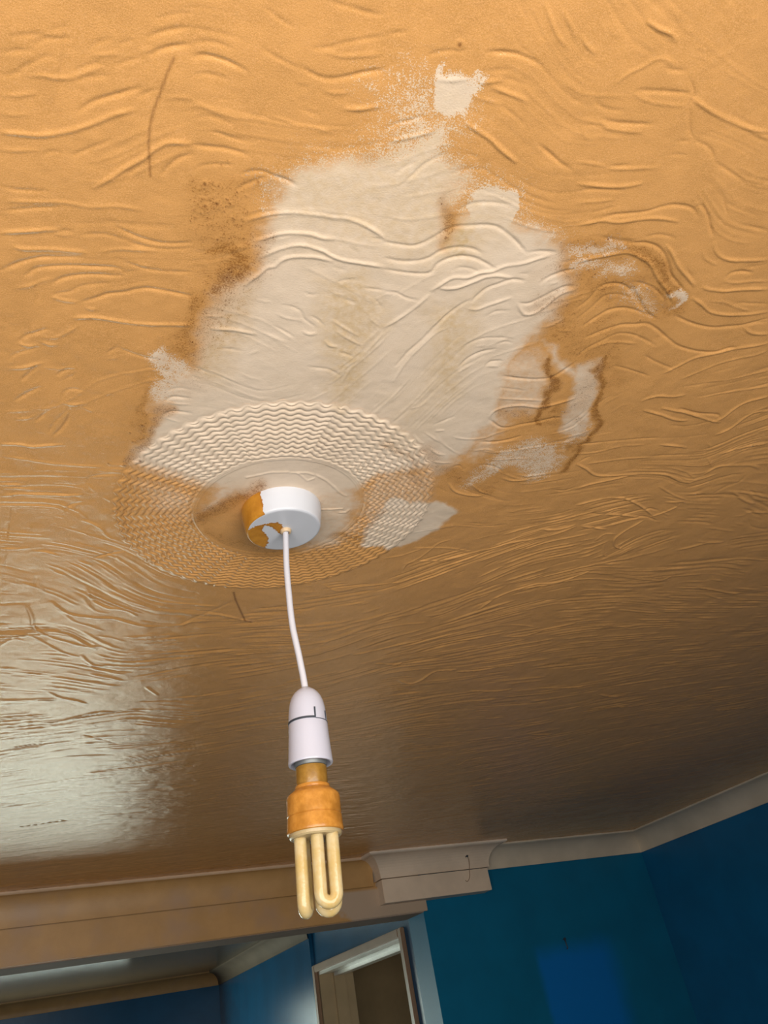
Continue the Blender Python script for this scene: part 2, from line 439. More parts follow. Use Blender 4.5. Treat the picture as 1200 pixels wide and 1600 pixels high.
MASKS = [('s', 1, 24, "1390,2888 1497,2667 1843,2497 2154,2346 2474,2389 2634,2492 2657,2730 2750,2903 2803,2601 3128,2584 3459,2640 3664,2627 3926,3002 4069,3319 3986,3569 3911,3828 4080,4212 4200,4651 4200,5110 4047,5469 3837,5512 3449,5645 3173,6040 2845,6337 2243,6215 1774,6194 1300,6025 1025,5980 985,5748 1091,5406 1092,4942 1236,4672 1215,4310 1215,4037 1276,3794 1418,3599 1445,3442 1353,3215 1393,3042"),
 ('p', 1, 8, "2055,1776 2084,1746 2146,1777 2168,1717 2246,1709 2328,1796 2369,1802 2381,1906 2383,1970 2284,2035 2169,1978 2090,1878"),
 ('p', 0.66, 55, "1777,2028 1964,1861 2105,1873 2260,2079 2382,1993 2455,2036 2407,2263 2605,2347 2970,2332 3289,2563 3628,2577 3486,2680 3143,2608 2803,2601 2593,2612 1953,2761 1450,3077 1295,2869 1471,2595 1808,2414 1908,2221"),
 ('p', 1, 30, "1980,2380 2270,2098 2353,2163 2386,2319 2521,2476 1934,2715 1864,2548"),
 ('p', 1, 5, "2716,2477 2800,2392 2973,2337 3111,2449 3119,2569 3171,2746 3151,2904 2942,2845"),
 ('p', 0.66, 10, "882,4576 1005,4436 1253,4745 1209,5162 996,5047"),
 ('s', 0.92, 9, "3616,6016 3957,6075 4375,5936 4640,6143 4583,6487 4393,6797 4153,7020 3789,6960 3603,6715 3670,6313"),
 ('s', 0.8, 10, "4551,3662 4687,3644 4868,3751 5029,3980 5169,4279 5254,4616 5211,4732 4983,4552 4800,4128 4614,3902"),
 ('s', 0.7, 10, "4077,3592 4262,3615 4561,3726 4721,3893 4487,3830"),
 ('p', 0.55, 22, "4828,4311 5201,4321 5321,4708 5273,4937"),
 ('p', 0.6, 24, "4521,4988 4731,4753 5080,4760 5301,4953 5290,5336 5132,5427 4843,5308 4646,5464 4591,5652 4397,5749 4460,5218"),
 ('p', 0.66, 14, "3686,2632 3862,2554 4114,2465 4200,2514 3965,2648 3771,2731"),
 ('p', 0.7, 16, "3808,2695 4100,2653 4074,2791 3885,2846"),
 ('p', 0.66, 18, "4087,2721 4318,2633 4454,2713 4387,2801 4137,2873"),
 ('p', 0.5, 24, "4348,2881 4632,2799 4959,2923 4945,3078 4603,3023"),
 ('p', 1, 8, "4913,2804 4961,2719 5105,2793 5069,2877"),
 ('s', 0.6, 20, "3852,3843 4082,3662 4359,3880 4603,4269 4547,4473 4333,4620 4149,4566"),
 ('s', 0.5, 20, "3652,4587 4294,4436 4486,4995 4318,5247"),
 ('s', 0.45, 20, "3426,5595 3976,5484 4209,6092 3852,6541 3695,6836 3357,6124"),
 ('s', 0.75, 26, "2151,5905 2741,5659 3266,5907 3522,6596 3404,7019 3150,7197 2816,6463 2211,6110 1918,6504 1817,6639 1774,6194"),
 ('s', 0.4, 30, "1615,6334 1203,6146 1059,6175 1313,6728 1715,6776"),
 ('t', 0.8, 22, "1923,3452 2184,3314 2585,3727 2668,4473 2681,4816 2474,4690 2150,3988"),
 ('t', 0.85, 28, "2942,3488 3225,3339 3603,4241 3590,4602 3212,4009"),
 ('t', 0.8, 25, "1236,4672 1269,3956 1459,3742 1514,4302 1424,4781"),
 ('t', 1, 14, "2573,2673 2867,2665 3011,2915 2743,2995"),
 ('t', 0.5, 60, "1268,2639 1726,2216 2221,1917 2712,2261 3179,2483 2863,3114 2139,3206 1482,3176"),  # top of the pale patch: gold residue, with warmer lighting put into the tint
 ('t', 0.35, 40, "3075,4815 3326,3979 3603,4241 3534,5200")]
BROWN = [(0.55, 32, "1022,3158 1327,3448 1223,3969 1173,4392 1092,4863"),
 (0.62, 30, "3815,2705 4303,2825 4899,2940"),
 (0.5, 28, "4205,3433 4834,3589 4965,4278 5058,4872 4726,5390"),
 (0.3, 30, "958,5754 974,5217 1027,4801"),
 (0.55, 13, "868,3055 1058,3044 1248,2859 1417,2830"),
 (0.9, 9, "1124,3480 1305,3455 1306,3632 1254,3801"),
 (0.55, 10, "1454,3239 1319,3421"),
 (0.55, 14, "1094,3941 1148,4398 1052,4795"),
 (0.7, 9, "981,5960 1046,5550 1104,5187"),
 (0.75, 13, "3708,2644 4064,2524 4353,2513 4756,2694 5065,2856"),
 (0.62, 18, "3878,2881 4204,2786 4598,2844 4952,3000"),
 (0.5, 12, "4324,3401 4583,3177"),
 (1, 5, "4225,3747 4435,3947 4623,4264 4658,4546"),
 (0.95, 6, "4766,3648 5030,3888 5253,4260 5425,4849 5389,5163"),
 (0.75, 9, "2533,2577 2677,2668 2709,2828"),
 (0.55, 15, "4214,4550 4711,4484 4952,4429"),
 (0.6, 18, "4462,5500 4645,5124 5058,4872"),
 (0.55, 14, "3690,5219 4145,5506 4736,5685"),
 (0.8, 14, "1729,6834 1882,6628 2130,6293 2243,6104"),
 (0.4, 16, "965,6143 943,6569 1112,7243"),
 (0.5, 14, "1935,6985 2379,7176 2878,7322"),
 (0.6, 7, "967,4894 962,5305 942,5664"),
 (0.7, 9, "4760,4326 5123,4439 5315,4817"),
 (0.45, 14, "4563,3336 4962,3556 5130,3863"),
 (0.6, 8, "3354,6890 3630,6778 3744,6301"),
 (0.5, 7, "3232,5164 3627,5391 3967,5772"),
 (0.6, 18, "4201,2958 4489,2840 4907,2864"),
 (0.7, 12, "1071,3947 1124,4405 1040,4683"),
 (0.55, 22, "3875,3156 4042,3108 4205,3433")]
SCRATCH = [("583,2252 561,2359 548,2481 532,2588 531,2706 543,2811 593,3022", 1, 0.55),
 ("2561,8250 2637,8437 2766,8695 2915,8982 3010,9010", 1.2, 0.9)]
DOTS = "934,2975,2.4 942,3081,1.4 1045,3094,2.6 972,3133,2.2 1101,3041,1.6 1125,3064,1.8 910,3183,1.3 932,3238,1.4 960,3193,1.1 1175,3168,1.5 1236,3159,1.3 1260,2856,1.8 998,2811,1 1034,2771,1 979,2951,1 1019,2957,1 909,3272,0.9 1046,3256,0.9 1103,3133,0.9 1024,3273,1 1147,2966,1 1215,2974,1 1334,3611,1.6 1331,3636,1.4 1299,3695,1.2 1118,3364,1.3 2714,2867,2 1038,5919,3 916,6023,2.2 773,6023,1.5 1059,6175,1.3 1351,6159,1.3 932,5667,1.4 967,5425,1.3 884,5550,1 1013,5557,1 2142,1620,2.6 4865,2768,2.4 3895,2556,1.5 3914,2682,1.3 4823,3111,1.5"
DISC = ['2073,5974 2157,5925 2297,5844 2454,5812', '2489,5816 2649,5784 2724,5801', '2760,5805 2888,5867 3008,5956 3096,6031 3190,6084', '3025,6365 3144,6344 3245,6314', '3237,6390 3308,6377 3325,6324', '2553,5803 2692,5906 2746,5862']

# ---------------------------------------------------------------- helpers
def link(name, me, mat, parent=None, kind=None, label=None, cat=None, group=None):
    o = bpy.data.objects.new(name, me); COL.objects.link(o)
    if mat is not None and not me.materials: me.materials.append(mat)
    if parent is not None: o.parent = parent
    if kind: o['kind'] = kind
    if label: o['label'] = label
    if cat: o['category'] = cat
    if group: o['group'] = group
    return o

def mesh_from(name, V, F, smooth=False):
    me = bpy.data.meshes.new(name); me.from_pydata([tuple(v) for v in V], [], F); me.update()
    if smooth: me.polygons.foreach_set('use_smooth', [True] * len(me.polygons))
    return me

def fix(me):
    b = bmesh.new(); b.from_mesh(me); bmesh.ops.recalc_face_normals(b, faces=b.faces); b.to_mesh(me); b.free()
    return me

def boxes(name, L, mat, bevel=0.0, **k):
    """L: list of (x0,x1,y0,y1,z0,z1) joined into one mesh"""
    b = bmesh.new()
    for x0, x1, y0, y1, z0, z1 in L:
        m = Matrix.Translation(((x0+x1)/2, (y0+y1)/2, (z0+z1)/2)) @ Matrix.Diagonal((abs(x1-x0), abs(y1-y0), abs(z1-z0), 1))
        bmesh.ops.create_cube(b, size=1, matrix=m)
    if bevel:
        bmesh.ops.bevel(b, geom=b.edges[:], offset=bevel, segments=2, affect='EDGES')
    me = bpy.data.meshes.new(name); b.to_mesh(me); b.free()
    return link(name, me, mat, **k)

def cove_profile(c, n=10, lip=0.005):
    """(distance from wall, drop from ceiling) of a cavetto cornice of size c"""
    P = [(c, 0.0), (c, lip), (c - 0.003, lip + 0.002)]
    R = c - lip
    a0 = (c - 0.003, lip + 0.002); a1 = (lip, c - 0.003)
    for i in range(1, n):
        t = i / n * math.pi / 2
        P.append((a0[0] + (a1[0] - a0[0]) * math.sin(t), a0[1] + (a1[1] - a0[1]) * (1 - math.cos(t))))
    P += [a1, (lip, c), (0.0, c)]
    return P

def sweep(name, prof, fn, n, mat, smooth=True, closed_back=True, **k):
    """fn(i,(d,h)) -> point; n stations"""
    V = []; F = []; m = len(prof)
    for i in range(n):
        for q in prof: V.append(fn(i, q))
    for i in range(n - 1):
        for j in range(m - 1):
            a = i*m + j; F.append((a, a+1, a+m+1, a+m))
    me = fix(mesh_from(name, V, F))
    if smooth:
        me.polygons.foreach_set('use_smooth', [True]*len(me.polygons))
        try: me.set_sharp_from_angle(angle=math.radians(35))
        except Exception: pass
    return link(name, me, mat, **k)

def lathe(name, prof, mat, seg=64, parent=None, axis=None, smooth=35, **k):
    """prof list of (r, z); rotated round z; axis: matrix applied to the vertices"""
    V = []; F = []
    m = len(prof)
    for i in range(seg):
        a = 2*math.pi*i/seg
        for r, z in prof: V.append((r*math.cos(a), r*math.sin(a), z))
    for i in range(seg):
        for j in range(m-1):
            a = i*m+j; b = ((i+1) % seg)*m+j
            F.append((a, b, b+1, a+1))
    me = mesh_from(name, V, F)
    b = bmesh.new(); b.from_mesh(me)
    bmesh.ops.remove_doubles(b, verts=b.verts, dist=1e-6)
    bmesh.ops.recalc_face_normals(b, faces=b.faces)
    b.to_mesh(me); b.free()
    if axis is not None: me.transform(axis)
    me.polygons.foreach_set('use_smooth', [True]*len(me.polygons))
    me.set_sharp_from_angle(angle=math.radians(smooth))
    return link(name, me, mat, parent=parent, **k)

def tube(name, pts, r, mat, seg=16, parent=None, sub=6, cap=True, **k):
    P = [Vector(p) for p in pts]
    Q = []
    for i in range(len(P)-1):            # catmull-rom
        p0 = P[max(i-1, 0)]; p1 = P[i]; p2 = P[i+1]; p3 = P[min(i+2, len(P)-1)]
        for s in range(sub):
            t = s/sub
            Q.append(0.5*((2*p1)+(p2-p0)*t+(2*p0-5*p1+4*p2-p3)*t*t+(3*p1-p0-3*p2+p3)*t**3))
    Q.append(P[-1])
    V = []; F = []; up = None
    for i, q in enumerate(Q):
        t = (Q[min(i+1, len(Q)-1)]-Q[max(i-1, 0)]).normalized()
        if up is None:
            up = t.orthogonal().normalized()
        up = (up-t*up.dot(t)).normalized(); sd = t.cross(up)
        rr = r(i/(len(Q)-1)) if callable(r) else r
        for s in range(seg):
            a = 2*math.pi*s/seg; V.append(q+up*rr*math.cos(a)+sd*rr*math.sin(a))
    for i in range(len(Q)-1):
        for s in range(seg):
            a = i*seg+s; b = i*seg+(s+1) % seg; F.append((a, b, b+seg, a+seg))
    if cap: F.append(tuple(range(seg))[::-1]); F.append(tuple(range((len(Q)-1)*seg, len(Q)*seg)))
    me = fix(mesh_from(name, V, F, True))
    me.polygons.foreach_set('use_smooth', [len(p.vertices) == 4 for p in me.polygons])
    return link(name, me, mat, parent=parent, **k)

def empty(name, loc, label, cat, group=None):
    o = bpy.data.objects.new(name, None); COL.objects.link(o); o.location = loc
    o.empty_display_size = 0.05
    o['label'] = label; o['category'] = cat
    if group: o['group'] = group
    return o

# ---------------------------------------------------------------- materials
class NT:
    def __init__(s, name):
        s.m = bpy.data.materials.new(name); s.m.use_nodes = True
        s.t = s.m.node_tree; s.b = s.t.nodes['Principled BSDF']
    def n(s, typ, **k):
        o = s.t.nodes.new(typ)
        for a, v in k.items(): setattr(o, a, v)
        return o
    def l(s, a, b): s.t.links.new(a, b)
    def val(s, sock, v):
        if hasattr(v, 'is_linked') or hasattr(v, 'links'): s.l(v, sock)
        else: sock.default_value = v
    def math(s, op, a, b=0.0, c=None, clamp=False):
        o = s.n('ShaderNodeMath', operation=op, use_clamp=clamp)
        s.val(o.inputs[0], a); s.val(o.inputs[1], b)
        if c is not None: s.val(o.inputs[2], c)
        return o.outputs[0]
    def mix(s, f, a, b, blend='MIX'):
        o = s.n('ShaderNodeMix', data_type='RGBA', blend_type=blend)
        s.val(o.inputs[0], f)
        for i, v in ((6, a), (7, b)):
            if isinstance(v, tuple): v = (*v[:3], 1)
            s.val(o.inputs[i], v)
        return o.outputs[2]
    def pos(s, sc=1.0):
        g = s.n('ShaderNodeNewGeometry').outputs['Position']
        return g
    def noise(s, scale, detail=2, rough=.5, vec=None, dist=0):
        o = s.n('ShaderNodeTexNoise'); o.inputs['Scale'].default_value = scale
        o.inputs['Detail'].default_value = detail; o.inputs['Roughness'].default_value = rough
        o.inputs['Distortion'].default_value = dist
        s.l(vec or s.pos(), o.inputs['Vector']); return o.outputs[0]
    def step(s, x, a, b):
        o = s.n('ShaderNodeMapRange', interpolation_type='SMOOTHSTEP')
        s.val(o.inputs[0], x); s.val(o.inputs[1], a); s.val(o.inputs[2], b)
        return o.outputs[0]
    def bump(s, h, dist, strength=1.0, nrm=None):
        o = s.n('ShaderNodeBump'); o.inputs['Strength'].default_value = strength
        o.inputs['Distance'].default_value = dist; s.l(h, o.inputs['Height'])
        if nrm is not None: s.l(nrm, o.inputs['Normal'])
        return o.outputs[0]
    def attr(s, name):
        return s.n('ShaderNodeAttribute', attribute_name=name).outputs['Fac']
    def out(s, color=None, rough=None, nrm=None, metal=None, **k):
        if color is not None: s.val(s.b.inputs['Base Color'], (*color[:3], 1) if isinstance(color, tuple) else color)
        if rough is not None: s.val(s.b.inputs['Roughness'], rough)
        if metal is not None: s.val(s.b.inputs['Metallic'], metal)
        if nrm is not None: s.l(nrm, s.b.inputs['Normal'])
        for a, v in k.items(): s.val(s.b.inputs[a.replace('_', ' ')], v)
        return s.m

GOLD = (0.685, 0.346, 0.106)
PALE = (0.88, 0.70, 0.53)

def mat_ceiling():
    m = NT('gold_painted_plaster')
    soft = m.attr('bare_soft'); sp = m.attr('bare_speckle'); tan = m.attr('tan_streak'); br = m.attr('rust')
    n1 = m.noise(720, 3, .6); n2 = m.noise(170, 3, .6); n3 = m.noise(30, 3, .6); nf = m.noise(1500, 2, .7)
    grit = m.math('ADD', m.math('MULTIPLY', nf, .40), m.math('ADD', m.math('MULTIPLY', n1, .38), m.math('MULTIPLY', n2, .22)))
    # speckled mask: level + noise against threshold
    s1 = m.math('ADD', sp, m.math('MULTIPLY', m.math('SUBTRACT', grit, .5), 4.0))
    spm = m.math('MULTIPLY', m.step(s1, .38, .62), m.step(sp, .04, .30))
    s2 = m.math('ADD', soft, m.math('MULTIPLY', m.math('SUBTRACT', n2, .5), .55))
    som = m.step(s2, .02, .98)
    bare = m.math('MAXIMUM', spm, som)
    gold = m.mix(m.step(n3, .3, .7), (GOLD[0]*.93, GOLD[1]*.92, GOLD[2]*.9), (GOLD[0]*1.06, GOLD[1]*1.05, GOLD[2]*1.06))
    gold = m.mix(m.step(nf, .35, .75), gold, (GOLD[0]*1.30, GOLD[1]*1.34, GOLD[2]*1.7))
    pale = m.mix(m.step(n3, .3, .7), (PALE[0]*.96, PALE[1]*.95, PALE[2]*.93), PALE)
    tn = m.math('MULTIPLY', m.math('MULTIPLY', tan, m.step(n2, .1, .8)), .8)
    pale = m.mix(tn, pale, (.66, .43, .17))
    c = m.mix(bare, gold, pale)
    # rust coloured tide marks, mottled and dotted
    uncov = m.math('SUBTRACT', 1.0, m.math('MULTIPLY', spm, .75))
    c = m.mix(m.math('MULTIPLY', m.math('MULTIPLY', m.step(br, .0, 1.0), .62), uncov), c, (.50, .235, .06))
    b1 = m.math('ADD', br, m.math('MULTIPLY', m.math('SUBTRACT', grit, .5), 4.5))
    bm = m.math('MULTIPLY', m.math('MULTIPLY', m.step(b1, .45, .95), m.step(br, .04, .35)), uncov)
    c = m.mix(m.math('MULTIPLY', bm, .72), c, (.27, .10, .02))
    v = m.n('ShaderNodeTexVoronoi', feature='F1'); v.inputs['Scale'].default_value = 260
    m.l(m.pos(), v.inputs['Vector'])
    dots = m.math('MULTIPLY', m.math('SUBTRACT', 1.0, m.step(v.outputs[0], .10, .22)), m.step(br, .25, .6))
    c = m.mix(m.math('MULTIPLY', dots, m.step(n2, .45, .6)), c, (.16, .05, .012))
    c = m.mix(m.attr('mark'), c, (.17, .06, .018))
    h = m.math('ADD', m.math('MULTIPLY', nf, .5), m.math('ADD', n1, m.math('MULTIPLY', n2, .5)))
    nrm = m.bump(h, .0009, .27)
    rough = m.math('ADD', .17, m.math('MULTIPLY', bare, .26))
    metal = m.math('MULTIPLY', m.math('SUBTRACT', 1.0, bare), .05)
    return m.out(c, rough, nrm, metal)

def mat_paint(name, col, rough=.35, var=.08, bump=.0004, scale=60, spec=None):
    m = NT(name)
    n = m.noise(scale/8, 4, .6); f = m.noise(scale*6, 3, .6)
    c = m.mix(m.step(n, .3, .7), tuple(x*(1-var) for x in col), tuple(x*(1+var) for x in col))
    k = {}
    if spec is not None: k['Specular_IOR_Level'] = spec
    return m.out(c, rough, m.bump(f, bump, .6), **k)

def mat_blue_patch():
    m = NT('blue_wall_paint_with_unfaded_patch')
    base = (.003, .145, .27)
    p = m.n('ShaderNodeSeparateXYZ'); m.l(m.pos(), p.inputs[0])
    w = m.math('MULTIPLY', m.math('SUBTRACT', m.noise(9, 2), .5), .05)
    x = m.math('ADD', p.outputs[0], w)
    zx = m.math('ADD', p.outputs[2], w)
    a = m.step(x, 1.69, 1.725); b = m.math('SUBTRACT', 1.0, m.step(x, 1.97, 2.07)); c_ = m.math('SUBTRACT', 1.0, m.step(zx, 2.02, 2.10))
    k = m.math('MULTIPLY', m.math('MULTIPLY', a, b), c_)
    n = m.noise(8, 4)
    c = m.mix(m.step(n, .3, .7), tuple(q*.93 for q in base), tuple(q*1.07 for q in base))
    c = m.mix(k, c, (.003, .17, .52))
    return m.out(c, .42, m.bump(m.noise(350, 3), .0004, .6), Specular_IOR_Level=.35)

def mat_tan_trim():
    """cornice oversprayed with gold, bare pinkish plaster at its right end"""
    m = NT('gold_oversprayed_cornice')
    p = m.n('ShaderNodeSeparateXYZ'); m.l(m.pos(), p.inputs[0])
    n = m.noise(14, 4, .6); f = m.noise(5, 3, .6)
    c = m.mix(m.step(n, .3, .7), (.47, .262, .092), (.54, .305, .112))
    c = m.mix(m.step(f, .5, .7), c, (.44, .27, .15))
    x = m.math('ADD', p.outputs[0], m.math('MULTIPLY', m.math('SUBTRACT', m.noise(28, 3), .5), .10))
    zz = m.math('ADD', m.math('MULTIPLY', m.math('SUBTRACT', p.outputs[2], CZ+.35), 1.4), x)
    low = m.math('SUBTRACT', 1.0, m.step(p.outputs[2], CZ+.385, CZ+.395))
    pm = m.math('MULTIPLY', m.step(zz, 1.00, 1.03), low)
    c = m.mix(pm, c, (.50, .37, .26))
    return m.out(c, .45, m.bump(m.noise(400, 3), .0004, .5))

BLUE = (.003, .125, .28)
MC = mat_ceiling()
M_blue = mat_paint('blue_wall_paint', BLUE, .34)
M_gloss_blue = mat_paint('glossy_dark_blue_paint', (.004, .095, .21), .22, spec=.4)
M_patch = mat_blue_patch()
M_tan = mat_tan_trim()
M_pink = mat_paint('bare_pinkish_cornice', (.76, .60, .445), .5)
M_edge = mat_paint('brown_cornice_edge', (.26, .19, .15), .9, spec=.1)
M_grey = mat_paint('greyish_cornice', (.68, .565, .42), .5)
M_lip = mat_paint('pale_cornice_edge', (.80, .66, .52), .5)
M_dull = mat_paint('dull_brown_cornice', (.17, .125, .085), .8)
M_brownceil = mat_paint('brown_glossy_ceiling_paint', (.11, .085, .06), .11)
M_jamb = mat_paint('tan_door_frame_paint', (.52, .38, .21), .35)
M_casing = mat_paint('brown_door_casing_paint', (.33, .20, .12), .4)
M_hall = mat_paint('brown_hallway_paint', (.55, .38, .19), .6)
M_floor = mat_paint('brown_carpet', (.11, .075, .05), .9)
M_white = mat_paint('white_plastic', (.58, .58, .64), .28, .01, .0001)
M_skirt = mat_paint('white_plastic_lampholder', (.54, .54, .63), .25, .01, .0001)
M_cord = mat_paint('white_cord_sheath', (.62, .61, .66), .35, .01, .0001)
M_dark = mat_paint('dark_grey_print', (.035, .045, .06), .4)
M_metal = NT('dull_metal').out((.20, .205, .20), .5, metal=.5)
M_frame = mat_paint('white_window_frame', (.7, .7, .68), .4)

# ---------------------------------------------------------------- plaster relief and stains, in metres on the ceiling plane
rng = np.random.default_rng(7)
X0, X1, Y0, Y1, RS = -0.16, 2.36, -0.06, 2.54, 0.001
NX, NY = int((X1-X0)/RS), int((Y1-Y0)/RS)
POS = np.zeros((NY, NX), np.float32); NEG = np.zeros((NY, NX), np.float32)
ROSE = (0.2578, 0.6462); RO, RI = 0.1685, 0.0885

def vnoise(x, y, s, seed=0):
    """smooth value noise, feature size s"""
    g = np.random.default_rng(seed).random((128, 128)).astype(np.float32)
    u = (x/s) % 127; v = (y/s) % 127
    i = np.floor(u).astype(int); j = np.floor(v).astype(int); fu = u-i; fv = v-j
    fu = fu*fu*(3-2*fu); fv = fv*fv*(3-2*fv); i1 = (i+1) % 128; j1 = (j+1) % 128
    return (g[j, i]*(1-fu)+g[j, i1]*fu)*(1-fv)+(g[j1, i]*(1-fu)+g[j1, i1]*fu)*fv

def parse(s):
    return np.array([[float(v)*1e-4 for v in a.split(',')] for a in s.split()])

fl = np.array([[float(v) for v in a.split(',')] for a in FLOW.split()])
fp = fl[:, :2]*1e-4; fa = np.radians(fl[:, 2])
GS = 0.012
gx, gy = np.meshgrid(np.arange(X0, X1+GS, GS), np.arange(Y0, Y1+GS, GS))
cc = np.zeros_like(gx); ss = np.zeros_like(gx)
for (a, b), t in zip(fp, fa):
    sc = 0.02+0.05*math.hypot(a, b)
    w = 1/(((gx-a)**2+(gy-b)**2)/sc**2+0.15)**2
    cc += w*math.cos(2*t); ss += w*math.sin(2*t)
nn = np.hypot(cc, ss)+1e-9; cc /= nn; ss /= nn
def bil(A, x, y):
    u = np.clip((x-X0)/GS, 0, A.shape[1]-1.001); v = np.clip((y-Y0)/GS, 0, A.shape[0]-1.001)
    i = u.astype(int); j = v.astype(int); fu = u-i; fv = v-j
    return (A[j, i]*(1-fu)+A[j, i+1]*fu)*(1-fv)+(A[j+1, i]*(1-fu)+A[j+1, i+1]*fu)*fv

def splat(px, py, tx, ty, amp, wid):
    """stamps short ridge pieces: positions, tangents, height, half width (m)"""
    K = 5
    sg_ = np.where(ty*.51-tx*.86 > 0, 1, -1)
    ix = np.round((px-X0)/RS).astype(int); iy = np.round((py-Y0)/RS).astype(int)
    for dj in range(-K, K+1):
        for di in range(-K, K+1):
            i = ix+di; j = iy+dj
            ox = X0+i*RS-px; oy = Y0+j*RS-py
            par = np.abs(ox*tx+oy*ty); per = (ox*ty-oy*tx)*sg_
            ok = (par < .0012) & (i >= 0) & (i < NX) & (j >= 0) & (j < NY) & (np.abs(per) < 5*wid)
            if not ok.any(): continue
            q = per[ok]/wid[ok]; a = amp[ok]; p = a > 0
            q = np.where(p, q, -q)                     # trowelled strokes: long rise, steep drop
            h = a*np.exp(-(q/np.where(q < 0, 1.30, .62))**2)
            I = i[ok]; J = j[ok]
            np.maximum.at(POS, (J[p], I[p]), h[p]); np.minimum.at(NEG, (J[~p], I[~p]), h[~p])

def resample(P, step):
    # smooth with catmull-rom then even spacing
    n = len(P); Q = []
    for i in range(n-1):
        p0 = P[max(i-1, 0)]; p1 = P[i]; p2 = P[i+1]; p3 = P[min(i+2, n-1)]
        for s in range(8):
            t = s/8; Q.append(.5*((2*p1)+(p2-p0)*t+(2*p0-5*p1+4*p2-p3)*t*t+(3*p1-p0-3*p2+p3)*t**3))
    Q.append(P[-1]); Q = np.array(Q)
    d = np.r_[0, np.cumsum(np.hypot(*np.diff(Q, axis=0).T))]
    m = max(int(d[-1]/step), 3); s = np.linspace(0, d[-1], m)
    return np.c_[np.interp(s, d, Q[:, 0]), np.interp(s, d, Q[:, 1])], d[-1]

B = [[] for _ in range(6)]
AMP = {'r': .00062, 'R': .00105, 'g': -.00062, 'G': -.00098}
tr_pts = []
for ln in RIDGES.strip().splitlines():
    k, _, rest = ln.partition(' ')
    P, L = resample(parse(rest), .0009)
    T = np.gradient(P, axis=0); T /= np.hypot(T[:, 0], T[:, 1])[:, None]+1e-9
    u = np.linspace(0, 1, len(P)); e = np.minimum(1, np.minimum(u, 1-u)*L/.010)
    dist = np.hypot(P[:, 0], P[:, 1])
    wob = .75+.5*vnoise(P[:, 0], P[:, 1], .012, 3)
    w = (.00105+.0005*np.clip(dist-.6, 0, 2))*np.ones(len(P))*(1.15 if k in 'RG' else .95)
    grow = 1+1.2*np.clip(dist-.7, 0, 1.2)
    for b, v in zip(B, (P[:, 0], P[:, 1], T[:, 0], T[:, 1], AMP[k]*e**.6*wob*grow, w)): b.append(v)
    tr_pts.append(P[::12])
TR = np.concatenate(tr_pts)
# coverage of traced strokes, so that filler strokes stay clear of them
cov = np.zeros_like(gx)
iu = np.clip(((TR[:, 0]-X0)/GS).astype(int), 0, cov.shape[1]-1); jv = np.clip(((TR[:, 1]-Y0)/GS).astype(int), 0, cov.shape[0]-1)
for dj_ in (0,):
    for di_ in (0,): cov[np.clip(jv+dj_, 0, cov.shape[0]-1), np.clip(iu+di_, 0, cov.shape[1]-1)] = 1
TH = (.5*np.arctan2(ss, cc)).tolist(); CV = cov.tolist()
def look(x, y):
    return TH[min(max(int((y-Y0)/GS+.5), 0), len(TH)-1)][min(max(int((x-X0)/GS+.5), 0), len(TH[0])-1)]
# comb strokes that fill the rest of the ceiling
nb = 4200
bx = rng.uniform(X0, X1, nb); by = rng.uniform(Y0, Y1, nb)
for q in range(nb):
    x, y = bx[q], by[q]
    far = math.hypot(x, y)
    k = rng.integers(2, 6); sp = rng.uniform(.0045, .0085); L = rng.uniform(.02, .10)*(1+.4*far)
    near = CV[min(max(int((y-Y0)/GS+.5), 0), len(CV)-1)][min(max(int((x-X0)/GS+.5), 0), len(CV[0])-1)]
    sg = 1 if rng.random() < .6 else -1
    base = .00030 if far < .6 else .00045 if far < .85 else .00100 if far < 1.5 else .00095
    if far < .8 and (near > .25 or rng.random() < .30): continue
    th = look(x, y)
    for i in range(k):
        off = (i-(k-1)/2)*sp*rng.uniform(.8, 1.2)
        cx = x-math.sin(th)*off+math.cos(th)*rng.normal(0, .008); cy = y+math.cos(th)*off+math.sin(th)*rng.normal(0, .008)
        Li = L*rng.uniform(.5, 1.2); n = max(int(Li/.006), 3)
        px, py, t = cx-math.cos(th)*Li/2, cy-math.sin(th)*Li/2, th
        pts = []
        for s in range(n):
            pts.append((px, py))
            t2 = look(px, py)
            if math.cos(t2-t) < 0: t2 += math.pi
            t = t2; px += math.cos(t)*.006; py += math.sin(t)*.006
        P, L2 = resample(np.array(pts), .0013)
        T = np.gradient(P, axis=0); T /= np.hypot(T[:, 0], T[:, 1])[:, None]+1e-9
        u = np.linspace(0, 1, len(P)); e = np.minimum(1, np.minimum(u, 1-u)*L2/.015)
        for b_, v in zip(B, (P[:, 0], P[:, 1], T[:, 0], T[:, 1], sg*base*rng.uniform(.4, 1.3)*e, np.full(len(P), .0010+.0008*max(far-.6, 0)))): b_.append(v)
splat(*[np.concatenate(b).astype(np.float32) for b in B])
HF = POS+NEG

def sample_h(x, y):
    u = np.clip((x-X0)/RS, 0, NX-1.001); v = np.clip((y-Y0)/RS, 0, NY-1.001)
    i = u.astype(int); j = v.astype(int); fu = u-i; fv = v-j
    h = (HF[j, i]*(1-fu)+HF[j, i+1]*fu)*(1-fv)+(HF[j+1, i]*(1-fu)+HF[j+1, i+1]*fu)*fv
    h += (vnoise(x, y, .035, 11)-.5)*.0007+(vnoise(x, y, .012, 12)-.5)*.0004+(vnoise(x, y, .0045, 13)-.5)*.00018
    return h

